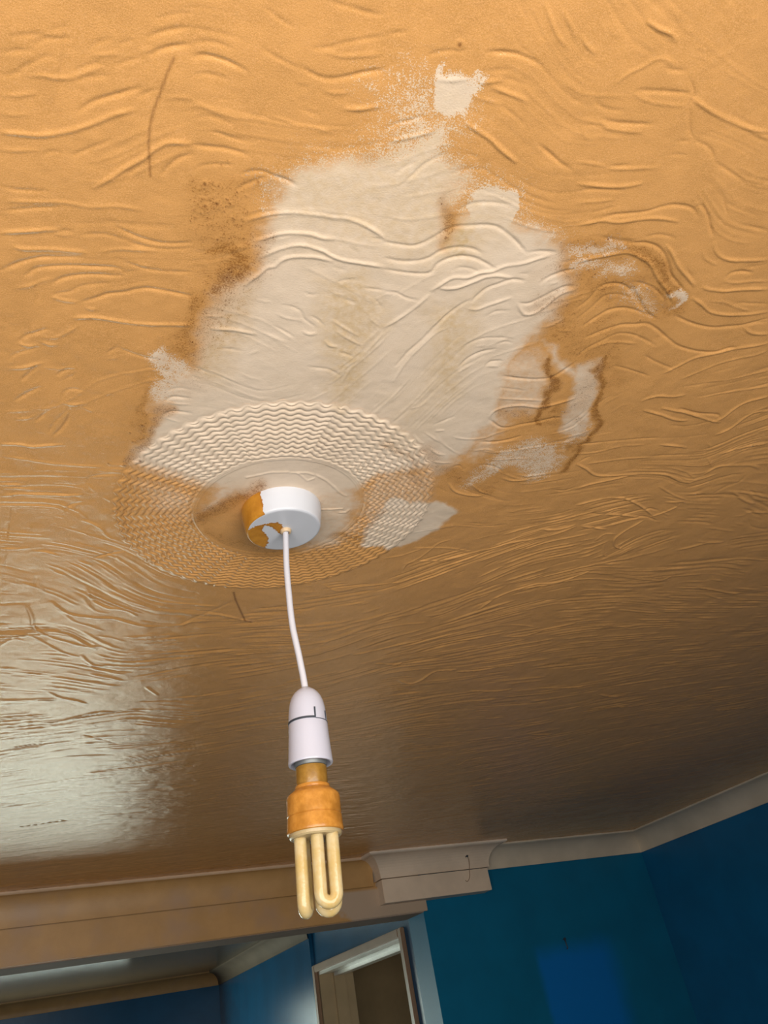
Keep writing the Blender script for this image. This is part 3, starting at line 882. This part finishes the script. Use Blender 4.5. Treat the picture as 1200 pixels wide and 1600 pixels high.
def sdist(x, y, P):
    """signed distance to polygon P, positive inside"""
    d = np.full(x.shape, 9.0); ins = np.zeros(x.shape, bool)
    n = len(P)
    for i in range(n):
        a = P[i]; b = P[(i+1) % n]; e = b-a
        wx = x-a[0]; wy = y-a[1]; t = np.clip((wx*e[0]+wy*e[1])/(e@e+1e-12), 0, 1)
        d = np.minimum(d, (wx-e[0]*t)**2+(wy-e[1]*t)**2)
        c = ((a[1] > y) != (b[1] > y)) & (x < (b[0]-a[0])*(y-a[1])/(b[1]-a[1]+1e-12)+a[0])
        ins ^= c
    return np.where(ins, 1, -1)*np.sqrt(d)

def ldist(x, y, P):
    d = np.full(x.shape, 9.0)
    for i in range(len(P)-1):
        a = P[i]; b = P[i+1]; e = b-a
        wx = x-a[0]; wy = y-a[1]; t = np.clip((wx*e[0]+wy*e[1])/(e@e+1e-12), 0, 1)
        d = np.minimum(d, (wx-e[0]*t)**2+(wy-e[1]*t)**2)
    return np.sqrt(d)

def stains(x, y):
    """attributes at the points x, y of the ceiling"""
    A = {k: np.zeros(x.shape, np.float32) for k in ('bare_soft', 'bare_speckle', 'tan_streak', 'rust', 'mark')}
    h = np.zeros(x.shape, np.float32)
    I = np.nonzero((x > -.05) & (x < .75) & (y > 0) & (y < 1.15))[0]
    X = x[I]; Y = y[I]
    wx = X+(vnoise(X, Y, .02, 21)-.5)*.014+(vnoise(X, Y, .006, 22)-.5)*.005
    wy = Y+(vnoise(X, Y, .02, 23)-.5)*.014+(vnoise(X, Y, .006, 24)-.5)*.005
    def region(P, m):
        return np.nonzero((X > P[:, 0].min()-m) & (X < P[:, 0].max()+m) & (Y > P[:, 1].min()-m) & (Y < P[:, 1].max()+m))[0]
    for kind, lev, w, poly in MASKS:
        P = parse(poly); R = region(P, .06); key = {'s': 'bare_soft', 'p': 'bare_speckle', 't': 'tan_streak'}[kind]
        v = np.clip(.5+sdist(wx[R], wy[R], P)/(w*1e-3), 0, 1)*lev
        A[key][I[R]] = np.maximum(A[key][I[R]], v)
    for lev, w, line in BROWN:
        P = parse(line); R = region(P, .08)
        v = lev*.85*np.exp(-(ldist(wx[R], wy[R], P)/(w*1.0e-3))**2)
        A['rust'][I[R]] = np.maximum(A['rust'][I[R]], v)
    for line, w, lev in SCRATCH:
        P = parse(line); R = region(P, .01)
        A['mark'][I[R]] = np.maximum(A['mark'][I[R]], lev*np.exp(-(ldist(X[R], Y[R], P)/(w*.00085))**2))
    for a in DOTS.split():
        u, v, r = [float(q) for q in a.split(',')]; u *= 1e-4; v *= 1e-4; r *= .00040
        R = np.nonzero((np.abs(X-u) < .006) & (np.abs(Y-v) < .006))[0]
        d = np.hypot(X[R]-u, Y[R]-v)
        A['mark'][I[R]] = np.maximum(A['mark'][I[R]], .95*np.exp(-(d/(r*1.15))**2))
        h[I[R]] += .0004*np.exp(-((d-r*2.2)/(r*.8))**2)
    return A, h

def set_attrs(me, A):
    for k, v in A.items():
        a = me.attributes.new(k, 'FLOAT', 'POINT'); a.data.foreach_set('value', np.ascontiguousarray(v, np.float32))

def axis(segs):
    out = [segs[0][0]]
    for a, b, s0, s1 in segs:
        t = a
        while t < b-1e-6:
            s = s0+(s1-s0)*(t-a)/(b-a); t = min(t+s, b); out.append(t)
    return np.array(out)

def fast_mesh(name, V, Q):
    me = bpy.data.meshes.new(name)
    me.vertices.add(len(V)); me.vertices.foreach_set('co', V.astype(np.float32).ravel())
    me.loops.add(Q.size); me.loops.foreach_set('vertex_index', Q.astype(np.int32).ravel())
    me.polygons.add(len(Q)); me.polygons.foreach_set('loop_start', np.arange(0, Q.size, 4, dtype=np.int32))
    me.polygons.foreach_set('use_smooth', np.ones(len(Q), bool))
    me.update(calc_edges=True)
    return me

def ceil_h(fx, fy):
    A, hd = stains(fx, fy)
    rr = np.hypot(fx-ROSE[0], fy-ROSE[1])
    fade = np.clip((rr-(RO-.002))/.006, 0, 1)*np.clip((fy+.02)/.05, 0, 1)*np.clip((fx+.12)/.05, 0, 1)
    return (sample_h(fx, fy)+hd)*fade, A
# three blocks of different fineness (the nearest plaster finest), joined edge to edge in one mesh
fine = axis([(-.07, .75, .00105, .00105)]); finy = axis([(.03, .80, .00105, .00105)])
midx = axis([(-.07, .75, .0019, .0019)]); midy = axis([(.80, 2.56, .0018, .0050)])
farx = axis([(.75, 2.30, .0018, .0070)]); fary = axis([(.03, .80, .0019, .0019)])
lefx = axis([(-1.7, -.12, .08, .02), (-.12, -.07, .01, .004)]); nery = axis([(-.45, .03, .05, .006)])
BL = [(fine, finy), (midx, midy), (farx, fary), (farx, midy), (lefx, nery), (lefx, fary), (lefx, midy), (midx, nery), (farx, nery)]
VV, QQ, AA_, base_i = [], [], [], 0
for bxs, bys in BL:
    XX, YY = np.meshgrid(bxs, bys); h, A = ceil_h(XX.ravel(), YY.ravel()); Z = h.reshape(XX.shape)
    if bxs is fine:      # edges of the finest block follow the coarser neighbours exactly
        for r, yv in ((0, finy[0]), (-1, finy[-1])):
            hz, _ = ceil_h(midx, np.full(len(midx), yv)); Z[r] = np.interp(fine, midx, hz)
        for c_, xv in ((0, fine[0]), (-1, fine[-1])):
            hz, _ = ceil_h(np.full(len(fary), xv), fary); Z[:, c_] = np.interp(finy, fary, hz)
    VV.append(np.stack([XX, YY, ZC-Z], -1).reshape(-1, 3)); AA_.append(A)
    ny, nx_ = XX.shape; idx = np.arange(nx_*ny).reshape(ny, nx_)+base_i; base_i += nx_*ny
    QQ.append(np.stack([idx[:-1, :-1], idx[1:, :-1], idx[1:, 1:], idx[:-1, 1:]], -1).reshape(-1, 4))
me = fast_mesh('ceiling', np.concatenate(VV), np.concatenate(QQ))
set_attrs(me, {k: np.concatenate([a[k] for a in AA_]) for k in AA_[0]})
link('ceiling', me, MC, kind='structure', label='gold painted swirled plaster ceiling with a pale water-stained patch')
del VV, QQ, AA_

# ---------------------------------------------------------------- combed plaster rosette round the lamp
ros = empty('ceiling_rosette', (ROSE[0], ROSE[1], ZC), 'round combed plaster rosette of wavy rings on the gold ceiling around the lamp', 'ceiling rosette')
def polar(name, r0, r1, nr, na, hf, z0, parent):
    a = np.linspace(0, 2*np.pi, na, endpoint=False); r = np.linspace(r0, r1, nr)
    AA, RR = np.meshgrid(a, r); f, g = AA.ravel(), RR.ravel()
    hz, rad = hf(f, g)
    x = rad*np.cos(f); y = rad*np.sin(f)
    AT, hdot = stains(x+ROSE[0], y+ROSE[1])
    V = np.stack([x, y, -(z0+hz+hdot)], -1)
    idx = np.arange(nr*na).reshape(nr, na); nx_ = np.roll(idx, -1, 1)
    F = np.stack([idx[:-1], nx_[:-1], nx_[1:], idx[1:]], -1).reshape(-1, 4)[:, ::-1]
    me = mesh_from(name, V, F.tolist(), True); set_attrs(me, AT)
    return link(name, me, MC, parent=parent)
NWAVE = 66
sect = np.array([.0, .6, 1.25, 1.75, 2.3, 2.95, 3.6, 4.1, 4.75, 5.3, 5.8])
def tri(u): return 2*np.abs(2*(u-np.floor(u+.5)))-1
def ring_h(a, r):
    k = np.searchsorted(sect, a) ; ph = (k*.37) % 1
    u = a*NWAVE/(2*np.pi)+ph
    z = np.sin(2*np.pi*u)*.55+tri(u)*.45
    t = (r-RI)/(RO-RI)
    amp = .0026*(.65+.5*vnoise(a*3, r*30, .35, 31))
    hgt = .00092*(.6+.7*vnoise(np.cos(a)*r, np.sin(a)*r, .02, 32))
    q = (r-amp*z*np.clip(t*8, 0, 1)*1.0 + (vnoise(np.cos(a)*r, np.sin(a)*r, .03, 33)-.5)*.003 + (k % 3)*.0018 - RI)/.00675
    s = q-np.floor(q)
    prof = np.where(s < .76, np.clip(np.sin(np.pi*s/.76), 0, 1)**.7, -.30*np.sin(np.pi*(s-.76)/.24))
    e = np.clip(t/.05, 0, 1)*np.clip((1-t)/.05, 0, 1)
    rad = r+np.where(t > .93, amp*z*(t-.93)/.07, 0)
    return hgt*prof*e+.0006*np.clip((1-t)/.03, 0, 1)+np.where(t < .02, .0003, 0), rad
polar('wavy_ring', RI-.001, RO+.001, 150, 1000, ring_h, .0002, ros)
arcs = [parse(s) for s in DISC]
def disc_h(a, r):
    x = r*np.cos(a)+ROSE[0]; y = r*np.sin(a)+ROSE[1]
    h = np.full(a.shape, .0004)
    for P in arcs: h = h+.0008*np.exp(-(ldist(x, y, P)/.0011)**2)
    h = h+(vnoise(x, y, .012, 41)-.5)*.0004+(vnoise(x, y, .004, 42)-.5)*.00015
    h = h+.0007*np.exp(-((r-RI+.001)/.0011)**2)
    return h, r
polar('center_disc', .02, RI, 60, 420, disc_h, .0002, ros)

# ---------------------------------------------------------------- pendant lamp
LC = Vector((.2593, .6460, ZC))
pen = empty('pendant_lamp', LC, 'white pendant lamp cord hanging from the ceiling with a gold-stained energy saving bulb', 'pendant lamp')
RH = Vector((.9119, -.4104, 0))
def mat_canopy():
    m = NT('white_plastic_with_orange_paint')
    k = m.attr('paint'); n = m.noise(330, 4, .65); n2 = m.noise(90, 3)
    f = m.step(m.math('ADD', k, m.math('MULTIPLY', m.math('SUBTRACT', n, .5), 1.0)), .46, .54)
    o = m.mix(m.step(n2, .3, .7), (.50, .20, .018), (.62, .27, .03))
    edge = m.math('MULTIPLY', f, m.math('SUBTRACT', 1.0, m.step(k, .55, .8)))
    o = m.mix(m.math('MULTIPLY', edge, .5), o, (.30, .10, .01))
    c = m.mix(f, (.68, .69, .74), o)
    return m.out(c, .28, m.bump(m.math('MULTIPLY', f, n), .0006, .5))
CH = .0268
cp = [(.0422, 0.0), (.0423, -.003), (.0418, -.010), (.0404, -.018), (.0392, -CH+.0024), (.0386, -CH+.0010), (.0374, -CH+.0002), (.0362, -CH)]
prof = []
for (r0, z0), (r1, z1) in zip(cp[:-1], cp[1:]):
    for s in range(4): prof.append((r0+(r1-r0)*s/4, z0+(z1-z0)*s/4))
prof += [(r, -CH) for r in np.linspace(.0362, .0004, 34)]
can = lathe('canopy', prof, mat_canopy(), seg=220, parent=pen)
vs = np.array([v.co[:] for v in can.data.vertices])
PB = [(-45, 7), (-37.9, 5.7), (-31.1, -3.8), (-19.5, -10.5), (-11.1, -13.6), (-4, -9), (-1, 0), (2, 7), (-4.8, 5.3), (-11.4, -2.2), (-16.8, -6.1), (-22, -5.5), (-23.6, 1), (-16.8, 9.7), (-12, 14.9), (-9.3, 24.8), (-8.7, 40), (-45, 40)]
k_b = np.clip(.5+sdist(vs[:, 0], vs[:, 1], np.array(PB)*1e-3)/.008, 0, 1)
ang = np.degrees(np.arctan2(vs[:, 1], vs[:, 0])) % 360
# on the side: painted from the left edge seen by the photographer round the back
side = np.clip(.5+np.minimum(ang-118, 222-ang)/10.0, 0, 1)
on_side = vs[:, 2] > -CH+.0002
kk = np.where(on_side, side, k_b)
a_ = can.data.attributes.new('paint', 'FLOAT', 'POINT'); a_.data.foreach_set('value', kk.astype(np.float32))
g0 = Vector((0, 0, -CH)) + RH*.0022
lathe('cord_gland', [(.0058, .002), (.0058, -.0015), (.0052, -.003), (.0046, -.0036), (.0034, -.0036)], mat_paint('cream_plastic_gland', (.70, .50, .30), .4), seg=32, parent=pen, axis=Matrix.Translation(g0), label='small cream cord gland')
CORD = [(0.0022, 0.4560), (0.0012, 0.4440), (0.0001, 0.4300), (-0.0012, 0.4134), (-0.0020, 0.3947), (-0.0024, 0.3764), (-0.0027, 0.3585), (-0.0024, 0.3409), (-0.0013, 0.3270), (0.0000, 0.3134), (0.0010, 0.3001), (0.0018, 0.2885), (0.0024, 0.2740)]
tube('cord', [RH*d+Vector((0, 0, z-H)) for d, z in CORD], .0031, M_cord, parent=pen)
# lampholder and bulb hang on a slightly tilted axis
a1 = RH*.0026+Vector((0, 0, .2765-H)); a2 = RH*-.0062+Vector((0, 0, .100-H))
zax = (a1-a2).normalized(); xax = RH-zax*RH.dot(zax); xax.normalize(); yax = zax.cross(xax)
AX = Matrix(((xax.x, yax.x, zax.x, a1.x), (xax.y, yax.y, zax.y, a1.y), (xax.z, yax.z, zax.z, a1.z), (0, 0, 0, 1)))
dome = [(.0030, .001), (.0046, .0006), (.0060, -.0006), (.0085, -.0022), (.0112, -.0048), (.0136, -.0086), (.0154, -.0136), (.0165, -.0195), (.0171, -.0260), (.0175, -.0335), (.0160, -.0335)]
hol = lathe('lamp_holder', dome, M_skirt, seg=72, parent=pen, axis=AX)
lathe('holder_skirt', [(.0150, -.0330), (.0172, -.0334), (.0176, -.0345), (.0180, -.045), (.0188, -.058), (.0195, -.0680), (.0196, -.0692), (.0192, -.0700), (.0176, -.0700), (.0172, -.0690), (.0165, -.060), (.0155, -.040)], M_skirt, seg=72, parent=hol, axis=AX)
def arc_strip(name, r, a0, a1_, z0, z1, mat, parent, n=40):
    V = []; F = []
    for i in range(n+1):
        a = math.radians(a0+(a1_-a0)*i/n)
        for rr_, z in ((r-.0006, z0), (r, z0), (r, z1), (r-.0006, z1)): V.append((rr_*math.cos(a), rr_*math.sin(a), z))
    for i in range(n):
        for j in range(4):
            a = i*4+j; b = i*4+(j+1) % 4; F.append((a, b, b+4, a+4))
    F += [(0, 1, 2, 3), (n*4+3, n*4+2, n*4+1, n*4)]
    me = fix(mesh_from(name, V, F)); me.transform(AX); return link(name, me, mat, parent=parent)
# azimuth: -90 deg faces the photographer (xax points to image right)
arc_strip('dark_gap_ring', .01785, -200, -62, -.0336, -.0318, M_dark, hol)
arc_strip('dark_gap_line', .01775, -62, 20, -.0340, -.0334, M_dark, hol)
arc_strip('lock_mark', .01775, -66, -61.5, -.0325, -.0235, M_dark, hol)
arc_strip('lock_mark', .01775, -22, -18, -.0330, -.0250, M_dark, hol)
lathe('socket_collar', [(.0150, -.040), (.0143, -.0715), (.0138, -.0722), (.0128, -.0722), (.0124, -.060)], M_metal, seg=48, parent=hol, axis=AX, label='metal collar inside the skirt')
def mat_gold_plastic(name, c1, c2, rough=.25):
    m = NT(name); n = m.noise(160, 4, .6); n2 = m.noise(50, 3)
    c = m.mix(m.step(n, .3, .75), c1, c2)
    c = m.mix(m.step(n2, .5, .75), c, tuple(q*.8 for q in c1))
    return m.out(c, rough, m.bump(n, .0006, .5))
M_gp = mat_gold_plastic('gold_stained_plastic', (.46, .19, .028), (.60, .27, .05))
M_cap = mat_gold_plastic('brass_brown_cap', (.26, .13, .02), (.36, .19, .035), .3)
bulb = lathe('light_bulb', [(.0215, -.0965), (.0226, -.0985), (.0228, -.1020), (.0228, -.1120), (.0231, -.1135), (.0228, -.1142), (.0232, -.1160), (.0235, -.1230), (.0236, -.1262), (.0232, -.1280), (.0222, -.1288), (.0212, -.1284), (.0208, -.1262), (.0030, -.1262)][0:0] + [(.0128, -.0880), (.0148, -.0886), (.0152, -.0900), (.0146, -.0912), (.0165, -.0922), (.0205, -.0952), (.0224, -.0972), (.0229, -.0995), (.0230, -.1130), (.0224, -.1136), (.0231, -.1144), (.0236, -.1235), (.0239, -.1252), (.0236, -.1270), (.0226, -.1276), (.0216, -.1270), (.0212, -.1255), (.0010, -.1255)], M_gp, seg=72, parent=pen, axis=AX, label='stubby gold-stained energy saving bulb')
lathe('bulb_cap', [(.0118, -.058), (.0120, -.070), (.0122, -.0720), (.0134, -.0725), (.0136, -.0740), (.0136, -.0862), (.0130, -.0885), (.0110, -.0890)], M_cap, seg=48, parent=bulb, axis=AX, label='brown metal bulb cap')
lathe('base_plate', [(.0222, -.1262), (.0218, -.1300), (.0205, -.1312), (.0010, -.1314)], mat_paint('cream_bulb_plate', (.50, .38, .20), .35), seg=48, parent=bulb, axis=AX)
def mat_tube():
    m = NT('yellowed_glass_tube'); n = m.noise(60, 3, .6); s = m.n('ShaderNodeSeparateXYZ'); m.l(m.pos(), s.inputs[0])
    c = m.mix(m.step(n, .35, .65), (.60, .48, .27), (.55, .39, .15))
    c = m.mix(m.step(m.noise(240, 3), .55, .75), c, (.58, .42, .20))
    return m.out(c, .12, m.bump(m.noise(500, 2), .0003, .3))
M_tube = mat_tube()
def u_tube(cx, cy, ang_, zb, half=.0064, r=.0053):
    d = Vector((math.cos(ang_), math.sin(ang_), 0)); c = Vector((cx, cy, 0)); P = []
    for k in range(9): P.append(c-d*half+Vector((0, 0, -.129+(zb+half+.129)*k/9)))
    for i in range(13):
        t = math.pi*i/12; P.append(c-d*half*math.cos(t)+Vector((0, 0, zb+half-half*1.05*math.sin(t))))
    for k in range(9): P.append(c+d*half+Vector((0, 0, zb+half+(-.129-zb-half)*(k+1)/9)))
    tube('glass_tube', [AX @ p for p in P], r, M_tube, seg=24, parent=bulb, sub=1)
RT = .0112
# three U tubes; one faces the photographer on the right, one is seen edge-on at the left, one behind
u_tube(.0078, -.0100, math.radians(14), -.1815)
u_tube(-.0118, .0010, math.radians(82), -.1850)
u_tube(.0062, .0092, math.radians(-18), -.1850)

# ---------------------------------------------------------------- setting
def z(v): return CZ+v
YW, XR = 2.495, 2.295
boxes('floor', [(-1.8, 3.2, -.9, 5.4, -.1, 0)], M_floor, kind='structure')
boxes('wall_back', [(1.322, 2.5, YW, YW+.115, 0, ZC+.02)], M_patch, kind='structure', label='blue wall with a brighter unfaded patch under a small nail')
boxes('wall_right', [(XR, XR+.12, -.9, YW+.115, 0, ZC+.02)], M_blue, kind='structure', label='dark blue wall on the right')
boxes('wall_left', [(-1.82, -1.7, -.9, 5.4, 0, ZC+.02)], M_blue, kind='structure')
WX = (-1.2, .70, 1.05, 2.25)
boxes('wall_near', [(-1.8, WX[0], -.56, -.44, 0, ZC+.02), (WX[1], XR, -.56, -.44, 0, ZC+.02), (WX[0], WX[1], -.56, -.44, 0, WX[2]), (WX[0], WX[1], -.56, -.44, WX[3], ZC+.02)], M_blue, kind='structure')
FX = (-.34, .88, .82, 2.20)
YF = 5.22
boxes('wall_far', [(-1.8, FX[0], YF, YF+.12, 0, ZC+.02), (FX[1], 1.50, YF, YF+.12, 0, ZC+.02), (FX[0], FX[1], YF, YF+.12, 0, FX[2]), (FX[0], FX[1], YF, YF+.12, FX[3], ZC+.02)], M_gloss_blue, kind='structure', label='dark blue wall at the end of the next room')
def window(name, x0, x1, z0, z1, y, lab):
    t = .04
    w = boxes(name, [(x0, x0+t, y, y+.06, z0, z1), (x1-t, x1, y, y+.06, z0, z1), (x0+t, x1-t, y, y+.06, z0, z0+t), (x0+t, x1-t, y, y+.06, z1-t, z1), ((x0+x1)/2-t/2, (x0+x1)/2+t/2, y, y+.06, z0+t, z1-t)], M_frame, kind='structure')
    g = NT('window_glass'); g.out((.9, .95, .92), .05, Transmission_Weight=1.0)
    for a, b in ((x0+t, (x0+x1)/2-t/2), ((x0+x1)/2+t/2, x1-t)):
        boxes('pane', [(a, b, y+.028, y+.032, z0+t, z1-t)], g.m, parent=w)
window('window_1', WX[0], WX[1], WX[2], WX[3], -.53, '')
window('window_2', FX[0], FX[1], FX[2], FX[3], YF+.03, '')
# next room
boxes('ceiling', [(-1.8, 1.6, 2.60, 5.4, ZC, ZC+.05)], M_brownceil, kind='structure', label='dark glossy brown ceiling of the next room')
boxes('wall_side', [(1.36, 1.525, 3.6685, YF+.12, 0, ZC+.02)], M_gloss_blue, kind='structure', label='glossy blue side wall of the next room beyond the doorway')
DO0, DO1, DOZ, AW = 2.757, 3.668, z(.303), .028
XD, DEP = 1.375, .15
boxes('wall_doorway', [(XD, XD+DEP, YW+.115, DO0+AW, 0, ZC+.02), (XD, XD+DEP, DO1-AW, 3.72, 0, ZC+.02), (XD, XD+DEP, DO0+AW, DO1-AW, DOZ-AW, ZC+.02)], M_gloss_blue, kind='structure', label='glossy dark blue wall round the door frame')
d = boxes('door_1', [(XD-.016, XD+.002, DO0, DO0+AW, 0, DOZ), (XD-.016, XD+.002, DO1-AW, DO1, 0, DOZ), (XD-.016, XD+.002, DO0+AW, DO1-AW, DOZ-AW, DOZ)], M_casing, bevel=.003, kind='structure', label='open doorway with a tan frame in the blue side wall')
a, b, t = DO0+AW, DO1-AW, DOZ-AW
boxes('jamb_lining', [(XD, XD+.155, b-.012, b+.002, 0, t)], M_jamb, parent=d)
boxes('jamb_lining', [(XD, XD+.155, a-.002, a+.012, 0, t)], M_jamb, parent=d)
M_head = mat_paint('glossy_head_with_window_light', (.80, .78, .70), .16)  # near-white colour stands in for window light reflected under the head
boxes('head_lining', [(XD, XD+.155, a+.012, b-.012, t-.012, t+.002)], M_head, parent=d, label='glossy cream underside of the door head')
boxes('door_stop', [(XD+.062, XD+.115, b-.026, b-.012, 0, t-.012)], M_jamb, bevel=.002, parent=d)
boxes('door_stop', [(XD+.062, XD+.115, a+.012, a+.026, 0, t-.012)], M_jamb, bevel=.002, parent=d)
boxes('door_stop', [(XD+.062, XD+.115, a+.026, b-.026, t-.026, t-.012)], M_head, bevel=.002, parent=d)
boxes('wall_hall', [(2.6, 2.7, 2.4, 5.4, 0, ZC+.02), (1.53, 2.6, 4.3, 4.4, 0, ZC+.02), (1.53, 2.6, 2.6, 4.3, ZC, ZC+.02)], M_hall, kind='structure')

# cornices
CS = .07
prof = cove_profile(CS)
def straight_x(y, x0, x1, mit0=0, mit1=0):
    """cornice on a wall facing -y"""
    return lambda i, q: Vector(((x0+mit0*q[0]) if i == 0 else (x1+mit1*q[0]), y-q[0], ZC-q[1]))
sweep('trim_1', prof, straight_x(YW, 1.56, XR, 0, -1), 2, M_grey, kind='structure', label='plain cove cornice between the boxed cornice and the room corner')
sweep('trim_2', prof, lambda i, q: Vector((XR-q[0], (-.44 if i == 0 else YW-q[0]), ZC-q[1])), 2, M_grey, kind='structure', label='plain cove cornice on the right wall')
# boxed-out cornice block on the nib
bx0, bx1, byf, bz0, bz1 = 1.167, 1.563, 2.440, z(.340), z(.410)
pb = cove_profile(.066, lip=.006); pb = [(dd, hh_*(ZC-bz1)/.066) for dd, hh_ in pb]
def blk(i, q):
    dd, h_ = q
    x0, x1, yf = bx0-.85*dd, bx1+.80*dd, byf-dd
    return Vector([(x0, YW+.03), (x0, yf), (x1, yf), (x1, YW)][i]+(ZC-h_,))
bl = sweep('trim_3', pb, blk, 4, M_pink, smooth=False, kind='structure', label='boxed-out cornice block with a flat band at the end of the beam')
lip0 = [(.071, 0), (.071, .005), (.068, .0075), (.064, .0075)]
sweep('edge_bead', lip0, blk, 4, M_lip, smooth=False, parent=bl, label='paler bead along the top')
boxes('band', [(bx0, bx1, byf, YW+.02, bz0, bz1-.0015)], M_pink, bevel=.0015, parent=bl)
# beam over the wide opening
BX = 1.333
bm_ = boxes('trim_4', [(-1.7, 1.325, 2.492, 2.625, z(.3085), ZC+.01)], M_tan, bevel=.002, kind='structure', label='gold-oversprayed beam over the wide opening to the next room')
boxes('beam_band', [(-1.7, BX, 2.482, 2.4935, z(.3095), z(.3965))], M_tan, bevel=.0015, parent=bm_)
pc = [(.003+dd*.5, h_*(ZC-z(.398))/.07) for dd, h_ in cove_profile(.07)]
sweep('beam_cove', pc, lambda i, q: Vector((-1.7 if i == 0 else 1.155, 2.483-q[0], ZC-q[1])), 2, M_tan, parent=bm_)
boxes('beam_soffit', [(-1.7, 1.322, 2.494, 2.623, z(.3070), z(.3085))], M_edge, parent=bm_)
lipp = lambda c, d=.0045, h=.0075: [(c+d, 0), (c+d, h*.6), (c+d*.5, h), (c-.002, h)]
sweep('edge_bead', lipp(.038), lambda i, q: Vector((-1.7 if i == 0 else 1.12, 2.483-q[0], ZC-q[1])), 2, mat_paint('tan_cornice_edge', (.62, .42, .26), .5), parent=bm_, label='paler bead along the top')
# next room cornices
sweep('trim_5', prof, straight_x(YF, -1.7, 1.36, 0, -1), 2, M_tan, kind='structure', label='tan cornice on the far wall of the next room')
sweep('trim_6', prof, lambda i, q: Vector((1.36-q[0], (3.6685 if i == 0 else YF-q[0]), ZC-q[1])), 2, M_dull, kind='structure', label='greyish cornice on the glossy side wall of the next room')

# small things on the walls
nx, nz = 1.833, z(.168)
nail = empty('wall_nail', (nx, YW, nz), 'small dark nail in the blue wall above the unfaded patch', 'nail')
def ymat(x, y, z_): return Matrix.Translation((x, y, z_)) @ Matrix.Rotation(math.radians(90), 4, 'X')
o = lathe('nail_head', [(0, .012), (.0042, .0115), (.0048, .0095), (.0044, .008), (.0020, .008), (.0018, -.006)], M_dark, seg=20, parent=nail)
o.matrix_local = Matrix.Rotation(math.radians(90), 4, 'X')
tube('hanging_loop', [(0, -.007, -.002), (.003, -.006, -.010), (.004, -.005, -.018), (.0055, -.005, -.026), (.002, -.004, -.030)], .0019, M_dark, seg=8, parent=nail)
sx, sz = 1.478, z(.446)
sc = empty('picture_wire', (sx, byf-.026, sz), 'thin wire with a hooked end hanging from a screw in the boxed cornice', 'wire')
o = lathe('screw_head', [(0, .004), (.0030, .0035), (.0036, .0018), (.0034, 0), (.0016, 0), (.0014, -.012)], M_dark, seg=16, parent=sc)
o.matrix_local = Matrix.Rotation(math.radians(90), 4, 'X')
tube('wire', [(0, -.002, 0), (.006, .003, -.010), (.0095, .012, -.024), (.0105, .021, -.040), (.0085, .0225, -.056), (.002, .0225, -.068), (-.006, .0225, -.073), (-.012, .0225, -.069)], .0009, M_casing, seg=8, parent=sc)
